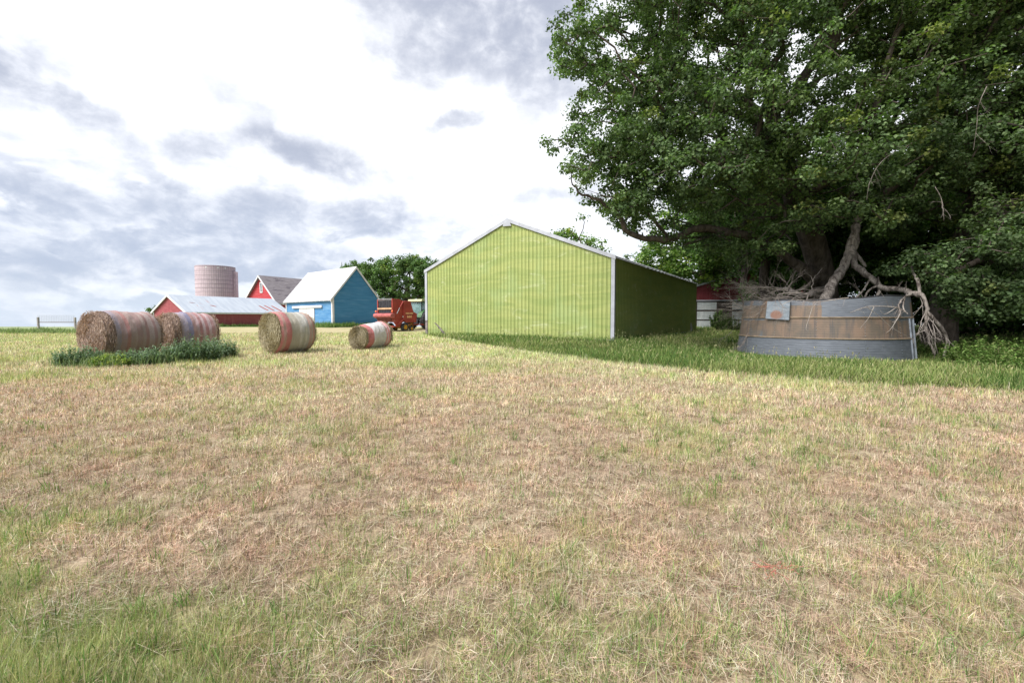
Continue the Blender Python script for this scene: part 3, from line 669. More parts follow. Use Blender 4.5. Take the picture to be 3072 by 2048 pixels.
def mat_wrap(name, L, stops, weather, wcol, hay):
    m = newmat(name); v = OC(); s_ = N('ShaderNodeSeparateXYZ'); nt.links.new(v, s_.inputs[0])
    an = M('ARCTAN2', s_.outputs[2], s_.outputs[1])
    n = NOISE(v, 4, 6, .65); cb = N('ShaderNodeCombineXYZ'); nt.links.new(M('MULTIPLY', s_.outputs[0], 9), cb.inputs[0]); nt.links.new(an, cb.inputs[1]); nn = NOISE(cb.outputs[0], 1.6, 5, .6)
    wx = M('ADD', s_.outputs[0], M('MULTIPLY', M('SUBTRACT', nn, .5), .035)); f = M('DIVIDE', wx, L)
    r = N('ShaderNodeValToRGB'); r.color_ramp.interpolation = 'LINEAR'; el_ = r.color_ramp.elements
    seq = []
    for i, (p_, cc) in enumerate(stops):
        seq.append((p_, cc)); nxt = stops[i+1][0] if i+1 < len(stops) else 1.0; seq.append((max(p_, nxt-.008), cc))
    el_[0].position = seq[0][0]; el_[0].color = c4(seq[0][1]); el_[1].position = seq[-1][0]; el_[1].color = c4(seq[-1][1])
    for p_, cc in seq[1:-1]: e_ = el_.new(p_); e_.color = c4(cc)
    nt.links.new(f, r.inputs[0]); fine = NOISE(VM('MULTIPLY', v, (3, 1, 1)), 22, 6, .75)
    strands = NOISE(cb.outputs[0], 6, 4, .6)
    c = MIX(M('MULTIPLY', RANGE(fine, .42, .68), weather), r.outputs[0], c4(hay)); c = MIX(M('MULTIPLY', RANGE(n, .5, .72), weather*.9), c, c4(wcol))
    c = MIX(M('MULTIPLY', RANGE(strands, .58, .75), .35), c, c4(tuple(min(1, q*1.7) for q in hay)))
    out(PR(c, .8, 0, M('ADD', fine, strands), .15, .03, .7)); return m
def bale(label, C0, ang, L, r0, r1, wrapx, mh, mw, strawcol, shag=1.0, sag=.05):
    z = gz1(C0[0]+.5*L*math.cos(ang), C0[1]+.5*L*math.sin(ang))
    e = empty('hay_bale', (C0[0], C0[1], z), ang, label=label, cat='hay bale', group='round hay bales in the yard')
    na, nl = 96, 40; seed = random.uniform(0, 50)
    def surf(u, t, push=0):
        """u along 0..1, t angle"""
        r = r0+(r1-r0)*u; rr_ = .10*r
        endr = 1-.13*(max(0, 1-u/.13))**2-.14*(max(0, 1-(1-u)/.16))**2
        nz = (float(fbm(np.array(u*5+seed), np.array(t*1.3), 3))-.5)*.10+(float(vnoise(np.array(u*22+seed), np.array(t*5)))-.5)*.016
        # continuous round the seam
        w = t/(2*math.pi); nz2 = (float(fbm(np.array(u*5+seed), np.array((t-2*math.pi)*1.3), 3))-.5)*.07
        nz = nz*(1-w**6)+nz2*w**6
        r = r*endr+nz+push; y_ = r*math.cos(t); z_ = r*math.sin(t)
        rm = max(r0, r1); cz = r0+(r1-r0)*u
        z_ = z_*(.98)+cz-sag*.6
        if z_ < .06: y_ *= 1.03; z_ = .0+.04*z_
        return (u*L, y_, z_)
    core = MB(); vs = []; us = [0, .01, .03, .06]+list(np.linspace(.1, .9, nl))+[.94, .97, .99, 1]
    for u in us:
        for k_ in range(na): vs.append(surf(u, 2*math.pi*k_/na, -.012))
    fs = [(i*na+k_, i*na+(k_+1) % na, (i+1)*na+(k_+1) % na, (i+1)*na+k_) for i in range(len(us)-1) for k_ in range(na)]
    # ends with rough, slightly bulging spiral face
    for side in (0, 1):
        prev = (0 if side == 0 else len(us)-1)*na; rc = (r0 if side == 0 else r1)
        base_ring = [vs[prev+k_] for k_ in range(na)]; cxm = (0 if side == 0 else L); zc_ = rc-sag*.6
        last = prev
        for j, f_ in enumerate((.93, .86, .78, .7, .6, .5, .4, .3, .2, .1)):
            st_ = len(vs)
            for k_ in range(na):
                p = base_ring[k_]; bul = (.05*(1-f_*f_)+.055*math.sin(f_*38+2*math.pi*k_/na)*.35+random.uniform(-.014, .014))
                vs.append((cxm+(-bul if side == 0 else bul), p[1]*f_, zc_+(p[2]-zc_)*f_))
            fs += [(last+k_, last+(k_+1) % na, st_+(k_+1) % na, st_+k_) for k_ in range(na)]; last = st_
        vs.append((cxm+(-.06 if side == 0 else .06), 0, zc_)); ci = len(vs)-1
        fs += [(last+k_, last+(k_+1) % na, ci) for k_ in range(na)]
    # shift the pattern centre to the roll axis
    zc0 = (r0+r1)/2-sag*.6
    core.add([(a, b, c-zc0) for a, b, c in vs], fs); hc = core.build('hay_roll', mh, e, smooth=True); hc.location = (0, 0, zc0)
    wr = MB(); vs = []; us2 = np.linspace(wrapx[0]/L, wrapx[1]/L, 44)
    for u in us2:
        for k_ in range(na): vs.append(surf(u, 2*math.pi*k_/na, .006))
    fs = [(i*na+k_, i*na+(k_+1) % na, (i+1)*na+(k_+1) % na, (i+1)*na+k_) for i in range(43) for k_ in range(na)]
    wr.add([(a, b, c-zc0) for a, b, c in vs], fs); wo_ = wr.build('net_wrap', mw, e, smooth=True); wo_.location = (0, 0, zc0)
    # straw sticking out of the faces and along the unwrapped margins
    B, Dd, Ls = [], [], []
    for k_ in range(int(3600*shag)):
        f_ = math.sqrt(random.random()); t = random.uniform(0, 2*math.pi); s0 = random.random() < .8
        rc = r0 if s0 else r1; pz = rc-sag*.6
        B.append((-.05*(1-f_*f_) if s0 else L+.05*(1-f_*f_), rc*.97*f_*math.cos(t), max(.02, pz+rc*.97*f_*math.sin(t))))
        tt = t+random.uniform(-.5, .5); tan = Vector(((-1 if s0 else 1)*random.uniform(.05, .35), -math.sin(tt), math.cos(tt)))
        if random.random() < .5: tan.y *= -1; tan.z *= -1
        Dd.append(tan); Ls.append(random.uniform(.05, .17))
    for k_ in range(int(1500*shag)):
        a_, b_ = (0, wrapx[0]/L) if random.random() < .6 else (wrapx[1]/L, 1)
        u = a_+(b_-a_)*random.random(); t = random.uniform(-.4, math.pi+.4) % (2*math.pi); p = surf(u, t)
        B.append(p); Dd.append(Vector((random.uniform(-.5, .5), -math.sin(t)*random.choice((-1, 1))+.35*math.cos(t), math.cos(t)*random.choice((-1, 1))*.8+.35*math.sin(t)))); Ls.append(random.uniform(.04, .13))
    n = len(B); so_ = blades('loose_straw', np.array(B), np.array([tuple(q) for q in Dd]), np.array(Ls), np.full(n, .010)*(.6+.8*rng.random(n)), .3*rng.random(n), pick(strawcol, n), M_STRAW, e, seg=2)
    return e
HG = mat_hay('green_hay', (.40, .36, .23), (.24, .21, .13), (.13, .12, .075)); HB = mat_hay('old_hay', (.41, .32, .275), (.28, .21, .185), (.14, .105, .095))
oldw = [(0, (.34, .30, .35)), (.17, (.33, .30, .37)), (.24, (.40, .29, .30)), (.33, (.44, .22, .22)), (.39, (.38, .29, .28)), (.47, (.42, .33, .33)), (.50, (.36, .25, .25)), (.60, (.40, .32, .31)), (.66, (.38, .23, .23)), (.71, (.44, .36, .36)), (.80, (.36, .23, .23)), (.85, (.43, .35, .35)), (.93, (.35, .25, .23))]
oldw2 = [(0, (.36, .31, .36)), (.20, (.34, .32, .42)), (.30, (.22, .24, .40)), (.40, (.40, .25, .26)), (.48, (.46, .34, .38)), (.55, (.40, .20, .22)), (.62, (.50, .40, .44)), (.68, (.40, .20, .22)), (.75, (.52, .40, .44)), (.82, (.42, .24, .26)), (.9, (.48, .36, .36))]
b1 = bale('weathered brownish pink bale nearest the camera, in weeds at far left', (-12.95, 14.0), R(68.0), 1.66, .81, .78, (.24, 1.52), HB, mat_wrap('old_wrap', 1.66, oldw, .85, (.38, .29, .27), (.36, .26, .22)), [(.44, .33, .27), (.33, .24, .20), (.52, .42, .35)], 1.2)
b2 = bale('weathered bale with blue band standing behind the leftmost bale in weeds', (-12.6, 16.5), R(60), 1.55, .79, .77, (.22, 1.42), HB, mat_wrap('old_wrap_blue', 1.5, oldw2, .78, (.42, .34, .34), (.42, .31, .25)), [(.44, .33, .27), (.33, .24, .20), (.52, .42, .35)], 1.1)
redw = [(0, (.50, .17, .19)), (.10, (.42, .25, .23)), (.17, (.48, .16, .18)), (.30, (.40, .38, .33)), (.52, (.50, .49, .46)), (.57, (.42, .42, .40)), (.66, (.54, .54, .52)), (.72, (.42, .42, .42)), (.78, (.45, .30, .27)), (.84, (.40, .34, .30)), (.88, (.48, .24, .22)), (.93, (.40, .33, .27))]
b3 = bale('large upright-round greenish bale with red and grey wrap in open yard', (-8.92, 16.7), R(55), 1.45, .80, .78, (.06, 1.38), HG, mat_wrap('red_grey_wrap', 1.45, redw, .62, (.38, .36, .30), (.40, .36, .28)), [(.44, .40, .27), (.33, .29, .19), (.52, .47, .34)], 1.0)
smw = [(0, (.52, .18, .19)), (.27, (.62, .61, .63)), (.70, (.50, .46, .46)), (.74, (.70, .22, .24)), (.77, (.62, .56, .57)), (.81, (.70, .20, .22)), (.85, (.60, .5, .5)), (.88, (.68, .2, .22)), (.93, (.42, .35, .28))]
b4 = bale('small slumped bale with white and red wrap, nearest the green barn', (-6.22, 18.3), R(64), 1.5, .49, .585, (.12, 1.34), HG, mat_wrap('white_red_wrap', 1.5, smw, .3, (.50, .45, .43), (.44, .38, .30)), [(.44, .40, .28), (.33, .29, .20), (.55, .50, .38)], 1.5, .03)

# weeds round the two old bales
def bush(name, label, loc, rx, ry, h, nst, nleaf, leaf, pal, cat, group=None, mat=None, stemcol=(.12, .16, .05)):
    """many upright leafy stems; one continuous plant mass with stems and leaves as parts"""
    loc = Vector((loc[0], loc[1], gz1(loc[0], loc[1]))); e = empty(name, loc, 0, label=label, cat=cat, group=group)
    a = rng.random(nst)*2*np.pi; rr_ = np.sqrt(rng.random(nst)); bx = rr_*np.cos(a)*rx; by = rr_*np.sin(a)*ry
    hh = h*(1-.45*rr_**2)*(.6+.5*rng.random(nst)); ta = rng.random(nst)*.45; td = a+rng.normal(0, .7, nst)
    d = np.stack([np.sin(ta)*np.cos(td), np.sin(ta)*np.sin(td), np.cos(ta)], 1)
    bz = np.array([gz1(loc.x+i, loc.y+j)-loc.z for i, j in zip(bx, by)])
    base = np.stack([bx, by, bz], 1)
    blades('stems', base, d, hh, np.full(nst, .012), .05*np.ones(nst), pick([stemcol], nst), M_GRASS, e, seg=2)
    ix = np.repeat(np.arange(nst), nleaf); n = len(ix); t = .12+.88*rng.random(n)
    p = base[ix]+d[ix]*(hh[ix]*t)[:, None]
    th = rng.random(n)*2*np.pi; u = rng.normal(.35, .45, n); dl = np.stack([np.cos(th), np.sin(th), u], 1)
    tone = np.repeat(.7+.6*rng.random(nst), nleaf)[:, None]
    blades('leaves', p, dl, leaf*(.6+.8*rng.random(n))*(1.1-.5*t), leaf*.36*(.6+.7*rng.random(n)), .5*rng.random(n), pick(pal, n)*tone, mat or M_GRASS, e, seg=2)
    return e
BLG = [(.15, .23, .14), (.20, .29, .18), (.28, .36, .24), (.12, .19, .115)]
YG = [(.30, .42, .09), (.42, .46, .12), (.22, .34, .08)]
for (px, y_, rx, ry, h, nst, pal, lb) in [(235, 13.0, .55, .42, .66, 170, BLG, 'bluish green weed clump in front of the leftmost bale face'), (330, 12.75, .55, .3, .38, 120, YG, 'low yellow green weeds with small blooms before the leftmost bale'),
        (405, 13.2, .62, .4, .5, 190, BLG, 'weed clump at the middle of the leftmost bale'), (495, 13.7, .62, .45, .58, 200, BLG, 'weed clump between the two weathered bales'),
        (585, 14.2, .75, .5, .85, 280, BLG, 'tallest bushy weed clump before the blue banded bale'), (655, 15.4, .5, .5, .75, 150, BLG, 'small weed clump at the right end of the blue banded bale')]:
    q_ = P(px, 955, y_); bush('weed_clump', lb, (q_.x, q_.y), rx, ry, h, nst, 26, .085, pal, 'weeds', 'weeds around the old bales')
q_ = [P(x_, 955, y__) for x_, y__ in ((205, 13.2), (265, 12.9), (360, 12.9), (470, 13.4), (560, 14.0), (630, 15.2), (668, 16.4))]
weed_band('bale_grass', [(p.x, p.y) for p in q_], 'grass growing in a ring at the feet of the two weathered bales', .46, 9000, .22, [(.17, .25, .12), (.23, .30, .15), (.30, .35, .20), (.13, .20, .10)], .012)

# ------------------------------------------------------------------ baler and tractor
M_BRED = simple('baler_red', (.36, .055, .045), .5, .12, 1.5, spec=.4); M_BELT = simple('belts', (.035, .035, .045), .6, .2, 4); M_TAN = simple('tan_bar', (.55, .36, .22), .6, .1)
M_TYRE = simple('tyre', (.05, .052, .06), .75, .15, 6); M_YEL = simple('yellow_rim', (.72, .42, .06), .5, .1, 4); M_ORL = simple('orange_lens', (.80, .16, .06), .3, .05); M_STEEL = simple('grey_steel', (.32, .32, .34), .4, .1, metal=.4)
M_TXT = simple('cream_paint', (.85, .55, .30), .5, .03); M_DKR = simple('baler_dark', (.12, .03, .03), .7, .2); M_FADE = simple('faded_red', (.42, .12, .12), .6, .15)
def wheel(parent, c, r, w, hub, rimmat, n=28, lugs=0, hubside=-1):
    mb = MB(); mb.lathe([(r*.58, -w/2), (r*.86, -w/2), (r*.97, -w*.36), (r, -w*.2), (r, w*.2), (r*.97, w*.36), (r*.86, w/2), (r*.58, w/2), (r*.58, -w/2)], n)
    wl_ = empty('wheel', c, 0); wl_.parent = parent
    t_ = mb.build('tyre', M_TYRE, wl_, smooth=True)
    if lugs:
        l_ = MB()
        for k_ in range(lugs):
            a_ = 2*math.pi*k_/lugs
            for s_ in (-1, 1):
                vs = []
                for (yy, da, rr_) in ((0, .10, r*.99), (s_*w*.5, -.06, r*.95), (s_*w*.5, -.16, r*.95), (0, 0, r*.99)):
                    for ex in (0, .045): vs.append(((rr_+ex)*math.cos(a_+da+(math.pi/lugs if s_ > 0 else 0)), yy, (rr_+ex)*math.sin(a_+da+(math.pi/lugs if s_ > 0 else 0))))
                l_.add(vs, [(0, 2, 3, 1), (2, 4, 5, 3), (4, 6, 7, 5), (6, 0, 1, 7), (1, 3, 5, 7)])
        l_.build('tread_lugs', M_TYRE, wl_)
    mb = MB(); mb.lathe([(r*.59, -w*.38), (r*.52, -w*.34), (r*.48, -w*.12), (r*.2, -w*.1), (r*.17, -w*.22), (.001, -w*.22)], n); mb.lathe([(r*.59, w*.38), (r*.52, w*.34), (r*.48, w*.12), (r*.2, w*.1), (r*.17, w*.22), (.001, w*.22)], n)
    mb.build('rim', rimmat, wl_, smooth=False); return wl_
ba = R(52); bo = (-9.95, 38.0)
bl = empty('round_baler', (bo[0], bo[1], gz1(*bo)+.0), ba, label='red round hay baler with black belts parked by the blue barn', cat='baler')
BW = 2.15
mb = MB(); mb.prism([(.0, .95), (.0, 2.75), (.75, 2.72), (1.1, 2.6), (1.25, .95), (.75, .45), (.45, .45)], .02, .14); mb.build('tailgate_side', M_BRED, bl, bevel=.02)
mb = MB(); mb.prism([(.0, .95), (.0, 2.75), (.75, 2.72), (1.1, 2.6), (1.25, .95), (.75, .45), (.45, .45)], BW-.14, BW-.02); mb.build('tailgate_side', M_BRED, bl, bevel=.02)
fp = [(1.08, .98), (1.08, 2.55), (1.25, 2.6), (1.82, 2.6), (2.15, 1.68), (2.55, 1.52), (2.42, .76), (1.36, .76)]
for s_, (a, b) in enumerate(((-.10, .02), (BW-.02, BW+.10))):
    mb = MB(); mb.prism(fp, a, b); mb.build('side_shield', M_BRED, bl, bevel=.025)
mb = MB(); mb.prism([(.3, .8), (.3, 2.35), (1.2, 2.5), (1.9, 2.45), (2.3, 1.5), (2.2, .8)], .16, BW-.16); mb.build('bale_chamber', M_DKR, bl)
for i in range(7):
    w_ = (BW-.4)/7; mb = MB(); mb.prism([(.02, 2.02), (.02, 2.60), (.12, 2.68), (1.5, 2.60), (1.5, 2.55), (.14, 2.61), (.08, 2.02)], .2+i*w_+.015, .2+(i+1)*w_-.015); mb.build('belt', M_BELT, bl)
    mb = MB(); mb.box(.03, .09, .2+i*w_+.015, .2+(i+1)*w_-.015, 1.5, 1.84); mb.build('lower_belt', M_BELT, bl)
mb = MB(); mb.box(-.04, .08, .1, BW-.1, 1.86, 2.0); mb.build('tan_cross_bar', M_TAN, bl, bevel=.01)
mb = MB(); mb.tube([(.02, .1, 2.74), (.02, BW-.1, 2.74)], .035, 8); mb.tube([(.02, .1, 2.64), (.02, BW-.1, 2.64)], .02, 8); mb.build('top_roller', M_STEEL, bl)
mb = MB(); mb.prism([(-.28, 1.22), (-.34, 1.30), (-.30, 1.48), (-.1, 1.54), (.15, 1.54), (.15, 1.16), (-.1, 1.12)], -.14, BW+.14); mb.build('bumper', M_FADE, bl, bevel=.05)
mb = MB(); mb.prism([(-.2, 1.16), (.15, 1.14), (.3, .86), (.05, .86)], .1, BW-.1); mb.build('lower_apron', M_DKR, bl)
mb = MB(); mb.prism([(-.02, 1.0), (.2, 1.0), (.35, .82), (.1, .82)], .0, BW); mb.build('apron_lip', M_FADE, bl)
for yy in (-.02, BW+.06):
    mb = MB(); mb.lathe([(.001, -.06), (.09, -.05), (.10, .0), (.001, .02)], 14, (-.05, yy, 1.70), axis='x'); mb.build('lamp', M_ORL, bl, smooth=True)
mb = MB(); mb.tube([(.42, -.03, 1.5), (.72, -.05, 2.05)], .035, 8); mb.build('lift_cylinder_rod', M_STEEL, bl)
mb = MB(); mb.tube([(.70, -.05, 2.0), (1.06, -.07, 2.55)], .06, 8); mb.build('lift_cylinder', M_BRED, bl)
mb = MB(); mb.tube([(.5, -.03, .62), (1.05, -.06, 1.02)], .05, 8); mb.tube([(.2, .2, .42), (1.5, .2, .42)], .07, 6); mb.tube([(.2, BW-.2, .42), (1.5, BW-.2, .42)], .07, 6); mb.tube([(.25, .15, .42), (.25, BW-.15, .42)], .06, 6); mb.build('lower_frame', M_BRED, bl)
wheel(bl, (1.30, .10, .36), .36, .34, 0, M_YEL); wheel(bl, (1.30, BW-.10, .36), .36, .34, 0, M_YEL)
wheel(bl, (1.95, -.02, .23), .23, .16, 0, M_YEL, 20); wheel(bl, (1.95, BW+.02, .23), .23, .16, 0, M_YEL, 20)
mb = MB(); mb.lathe([(.19, .15), (.19, BW-.15)], 16, (2.15, 0, .38)); mb.tube([(1.3, .25, .36), (1.3, BW-.25, .36)], .06, 8)
for i in range(30):
    for a_ in (0, 1.6, 3.1, 4.7): mb.tube([(2.15, .2+i*.06, .38), (2.15+.3*math.cos(a_+i), .2+i*.06, .38+.3*math.sin(a_+i))], .006, 4, False)
mb.build('pickup_reel', M_YEL, bl)
mb = MB(); mb.box(2.2, 4.3, BW/2-.25, BW/2-.13, .5, .62); mb.box(2.2, 4.3, BW/2+.13, BW/2+.25, .5, .62); mb.box(4.2, 4.6, BW/2-.1, BW/2+.1, .5, .6); mb.build('tongue', M_BRED, bl)
mb = MB(); mb.box(1.02, 1.08, -.06, -.02, 1.18, 1.32); mb.build('reflector', M_WHITE, bl)
def text(body, size, parent, loc, rot, mat, name, sx=1):
    cu_ = bpy.data.curves.new(name, 'FONT'); cu_.body = body; cu_.size = size; cu_.extrude = .004; cu_.offset = .006; cu_.align_x = 'CENTER'
    t_ = bpy.data.objects.new('tmp', cu_); C.objects.link(t_); bpy.context.view_layer.update()
    me = bpy.data.meshes.new_from_object(t_.evaluated_get(bpy.context.evaluated_depsgraph_get())); bpy.data.objects.remove(t_); me.name = name; me.materials.clear(); me.materials.append(mat)
    o_ = bpy.data.objects.new(name, me); C.objects.link(o_); o_.parent = parent; o_.location = loc; o_.rotation_euler = rot; o_.scale = (sx, 1, 1); return o_
text('HOLLAND', .19, bl, (1.68, -.107, 1.48), (R(90), 0, 0), M_TXT, 'lettering', .9); text('660', .30, bl, (1.68, -.107, 1.16), (R(90), 0, 0), M_TXT, 'model_number', 1.15)
mb = MB(); mb.box(1.25, 2.15, -.106, -.10, 1.41, 1.44); mb.build('decal_stripe', M_DKR, bl)

M_TG = simple('tractor_green', (.05, .14, .05), .4, .15, 2, spec=.5); M_CREAM = simple('cab_roof_cream', (.55, .55, .33), .6, .1); M_BLK = simple('cab_frame', (.03, .03, .035), .5, .1)
def mat_glass():
    m = newmat('cab_glass'); p = N('ShaderNodeBsdfPrincipled'); p.inputs['Base Color'].default_value = (.25, .42, .42, 1); p.inputs['Roughness'].default_value = .05; p.inputs['Alpha'].default_value = .42; p.inputs['Specular IOR Level'].default_value = .8; out(p.outputs[0]); return m
M_GLASS = mat_glass()
to = (-8.75, 42.9); tr = empty('tractor', (to[0], to[1], gz1(*to)), R(62), label='green tractor with glazed cab half hidden behind the green barn corner', cat='tractor')
for s_ in (-1, 1): wheel(tr, (0, s_*.95, .86), .86, .46, 0, M_YEL, 36, lugs=22)
for s_ in (-1, 1): wheel(tr, (2.5, s_*.8, .55), .55, .3, 0, M_YEL, 30, lugs=18)
mb = MB(); mb.box(-.35, 2.9, -.32, .32, .55, 1.1); mb.box(-.5, -.3, -.25, .25, .4, .9); mb.tube([(0, -.75, .86), (0, .75, .86)], .14, 10); mb.tube([(2.5, -.7, .55), (2.5, .7, .55)], .1, 10); mb.build('chassis', M_BLK, tr, bevel=.03)
mb = MB(); mb.prism([(.95, 1.05), (.95, 1.65), (2.8, 1.5), (3.05, 1.35), (3.05, .9), (2.8, .8), (1.2, .8)], -.36, .36); mb.build('hood', M_TG, tr, bevel=.06)
for s_ in (-1, 1):
    mb = MB(); arc = [(-.86*1.08*math.cos(t_), .86+.86*1.12*math.sin(t_)) for t_ in np.linspace(R(15), R(150), 12)]; inn = [(a*.93, .86+(b-.86)*.93) for a, b in arc[::-1]]
    n_ = len(arc); poly = arc+inn; lo_, hi_ = (s_*.72-.2*s_, s_*.98) if s_ > 0 else (s_*.98, s_*.72+.2)
    vs = [(p[0], lo_, p[1]) for p in poly]+[(p[0], hi_, p[1]) for p in poly]; m2 = len(poly)
    fs = [(i, i+1, m2-2-i, m2-1-i) for i in range(n_-1)]+[(m2+i, m2+i+1, m2+m2-2-i, m2+m2-1-i) for i in range(n_-1)]+[(i, (i+1) % m2, m2+(i+1) % m2, m2+i) for i in range(m2)]
    mb.add(vs, fs); mb.build('fender', M_TG, tr)
mb = MB(); mb.prism([(-.62, 2.62), (-.55, 2.78), (1.0, 2.80), (1.12, 2.66), (1.12, 2.60), (-.62, 2.56)], -.82, .82); mb.build('cab_roof', M_CREAM, tr, bevel=.05)
mb = MB(); mb.box(-.6, .98, -.78, .78, 2.5, 2.56)
for (a, b) in ((-.5, -.72), (-.5, .66), (.9, -.72), (.9, .66)): mb.box(a, a+.07, b, b+.06, 1.1, 2.52)
mb.box(-.45, .95, -.7, .7, 1.08, 1.18); mb.build('cab_frame', M_BLK, tr)
mb = MB(); mb.box(-.47, -.455, -.66, .66, 1.2, 2.5); mb.build('rear_window', M_GLASS, tr)
for s_ in (-1, 1): mb = MB(); mb.box(-.42, .9, s_*.70-.006, s_*.70+.006, 1.2, 2.5); mb.build('side_window', M_GLASS, tr)
mb = MB(); mb.box(.94, .955, -.66, .66, 1.2, 2.5); mb.build('windscreen', M_GLASS, tr)
mb = MB(); mb.box(-.1, .4, -.25, .25, 1.2, 1.45); mb.box(-.2, -.08, -.25, .25, 1.2, 2.05); mb.build('seat', M_BLK, tr, bevel=.05)
mb = MB(); mb.tube([(1.5, .0, 1.6), (1.5, 0, 2.5)], .045, 8); mb.build('exhaust_pipe', M_BLK, tr)
mb = MB(); mb.tube([(.62, 0, 1.2), (.5, 0, 1.75)], .03, 6); mb.tube([(.5+.1*math.sin(t_)*.4, .2*math.cos(t_), 1.76+.17*math.sin(t_)) for t_ in np.linspace(0, 6.28, 16)], .015, 6); mb.build('steering_wheel', M_BLK, tr)

# ------------------------------------------------------------------ steel bin without roof
def mat_bin():
    m = newmat('galvanised_rusty'); v = OC(); ru = ATT('rust', 2)
    s_ = N('ShaderNodeSeparateXYZ'); nt.links.new(v, s_.inputs[0]); an = M('ARCTAN2', s_.outputs[1], s_.outputs[0])
    cb = N('ShaderNodeCombineXYZ'); nt.links.new(M('MULTIPLY', an, 2.6), cb.inputs[0]); nt.links.new(M('MULTIPLY', s_.outputs[2], .8), cb.inputs[1])
    n = NOISE(cb.outputs[0], 2.2, 6, .6); ns = NOISE(VM('MULTIPLY', cb.outputs[0], (5, .4, 1)), 2, 6, .7); nf = NOISE(VM('MULTIPLY', cb.outputs[0], (1, 14, 1)), 3, 5, .6)
    galv = MIX(RANGE(nf, .3, .7), c4((.115, .13, .155)), c4((.18, .20, .235)))
    rust = MIX(RANGE(n, .35, .65), c4((.135, .112, .09)), c4((.205, .145, .108))); rust = MIX(M('MULTIPLY', RANGE(ns, .48, .62), .75), rust, c4((.09, .085, .085)))
    k_ = RANGE(M('ADD', ru, M('MULTIPLY', M('SUBTRACT', n, .5), .7)), .42, .60)
    out(PR(MIX(k_, galv, rust), RANGE(n, .3, .7, .45, .65), M('MULTIPLY', M('SUBTRACT', 1.0, k_), .35), nf, .4, .01, .3)); return m
M_BIN = mat_bin(); M_FLG = simple('flange', (.26, .20, .14), .7, .2, 3); M_GALV = simple('galvanised', (.32, .36, .42), .45, .2, 4, metal=.3)
BC = (11.55, 17.06); bz0 = gz1(*BC)-.02
bn = empty('grain_bin', (BC[0], BC[1], bz0-.03), 0, label='low roofless round steel bin, grey and rust banded, filled with dead branches', cat='grain bin')
bn.scale = (1, 1, 1.05)
ta = math.atan2(-BC[1], -BC[0])         # direction towards the camera
def binpt(th_, z_):                      # wall radius: slightly flared, dented
    u = z_/1.95; r = 2.77-.22*u+.035*math.sin(3*th_+1)+.02*math.sin(7*th_)*u+(.05*math.sin(5*th_+2)*max(0, u-.7))
    return r
gap0, gap1 = ta+R(68), ta+R(79)         # door opening on the right hand side
def ring_top(th_):                       # sagging upper rim
    d_ = ((th_-ta+math.pi) % (2*math.pi))-math.pi
    return 1.95+.04*math.sin(d_*1.5)-.10*math.exp(-((d_-.05)/.55)**2)+.012*math.sin(d_*11)
for ri, (za, zb_) in enumerate(((0, .66), (.68, 1.31), (1.33, None))):
    V = []; RU = []; nth = 200; nz_ = 26
    lo_, hi_ = (gap1, gap0+2*math.pi) if ri < 2 else (0, 2*math.pi)
    for i in range(nth+1):
        t_ = lo_+(hi_-lo_)*i/nth; zt_ = zb_ if zb_ else ring_top(t_); d_ = ((t_-ta+math.pi) % (2*math.pi))-math.pi
        pan = math.floor((d_+9)/.52); pr = random.Random(pan*7+ri).random()
        if ri == 0: rv = .12
        elif ri == 1: rv = (.95-.35*(pr > .7)) if d_ < .75 else (.62 if d_ < 1.2 else .2)
        else: rv = (.80 if d_ < .02 else .05) if d_ < 1.28 else .65
        for j in range(nz_+1):
            z_ = za+(zt_-za)*j/nz_; r = binpt(t_, z_)+.004*math.sin(j/nz_*2*math.pi*9)
            V.append((r*math.cos(t_), r*math.sin(t_), z_)); RU.append(rv-(.35 if (ri == 2 and j > nz_*.72) else 0)-.15*(ri == 1 and j > nz_*.85))
    m_ = nz_+1; Q = [(i*m_+j, (i+1)*m_+j, (i+1)*m_+j+1, i*m_+j+1) for i in range(nth) for j in range(nz_)]
    fast('wall_ring', V, quads=Q, mat=M_BIN, parent=bn, attrs=dict(rust=RU), smooth=True)
for zz, lo_, hi_ in ((.67, gap1, gap0+2*math.pi), (1.32, 0, 2*math.pi)):
    mb = MB(); pts = [((binpt(t_, zz)+.015)*math.cos(t_), (binpt(t_, zz)+.015)*math.sin(t_), zz) for t_ in np.linspace(lo_, hi_, 140)]; mb.tube(pts, .020, 6); mb.build('flange', M_FLG, bn)
mb = MB(); pts = [((binpt(t_, 1.95)-.02)*math.cos(t_), (binpt(t_, 1.95)-.02)*math.sin(t_), ring_top(t_)+.01) for t_ in np.linspace(0, 2*math.pi, 160)]; mb.tube(pts, .026, 6); mb.build('top_rim', M_BLK, bn)
mb = MB()
for d_ in (-.98, -.52, -.04, .45, .93):
    t_ = ta+d_
    for z_ in np.arange(.08, 1.9, .085):
        r = binpt(t_, z_)+.008; p = Vector((r*math.cos(t_), r*math.sin(t_), z_)); mb.lathe([(.009, -.004), (.009, .012), (.001, .012)], 6, tuple(p), axis='x')
o_ = mb.build('bolts', M_GALV, bn); o_['kind'] = 'stuff'
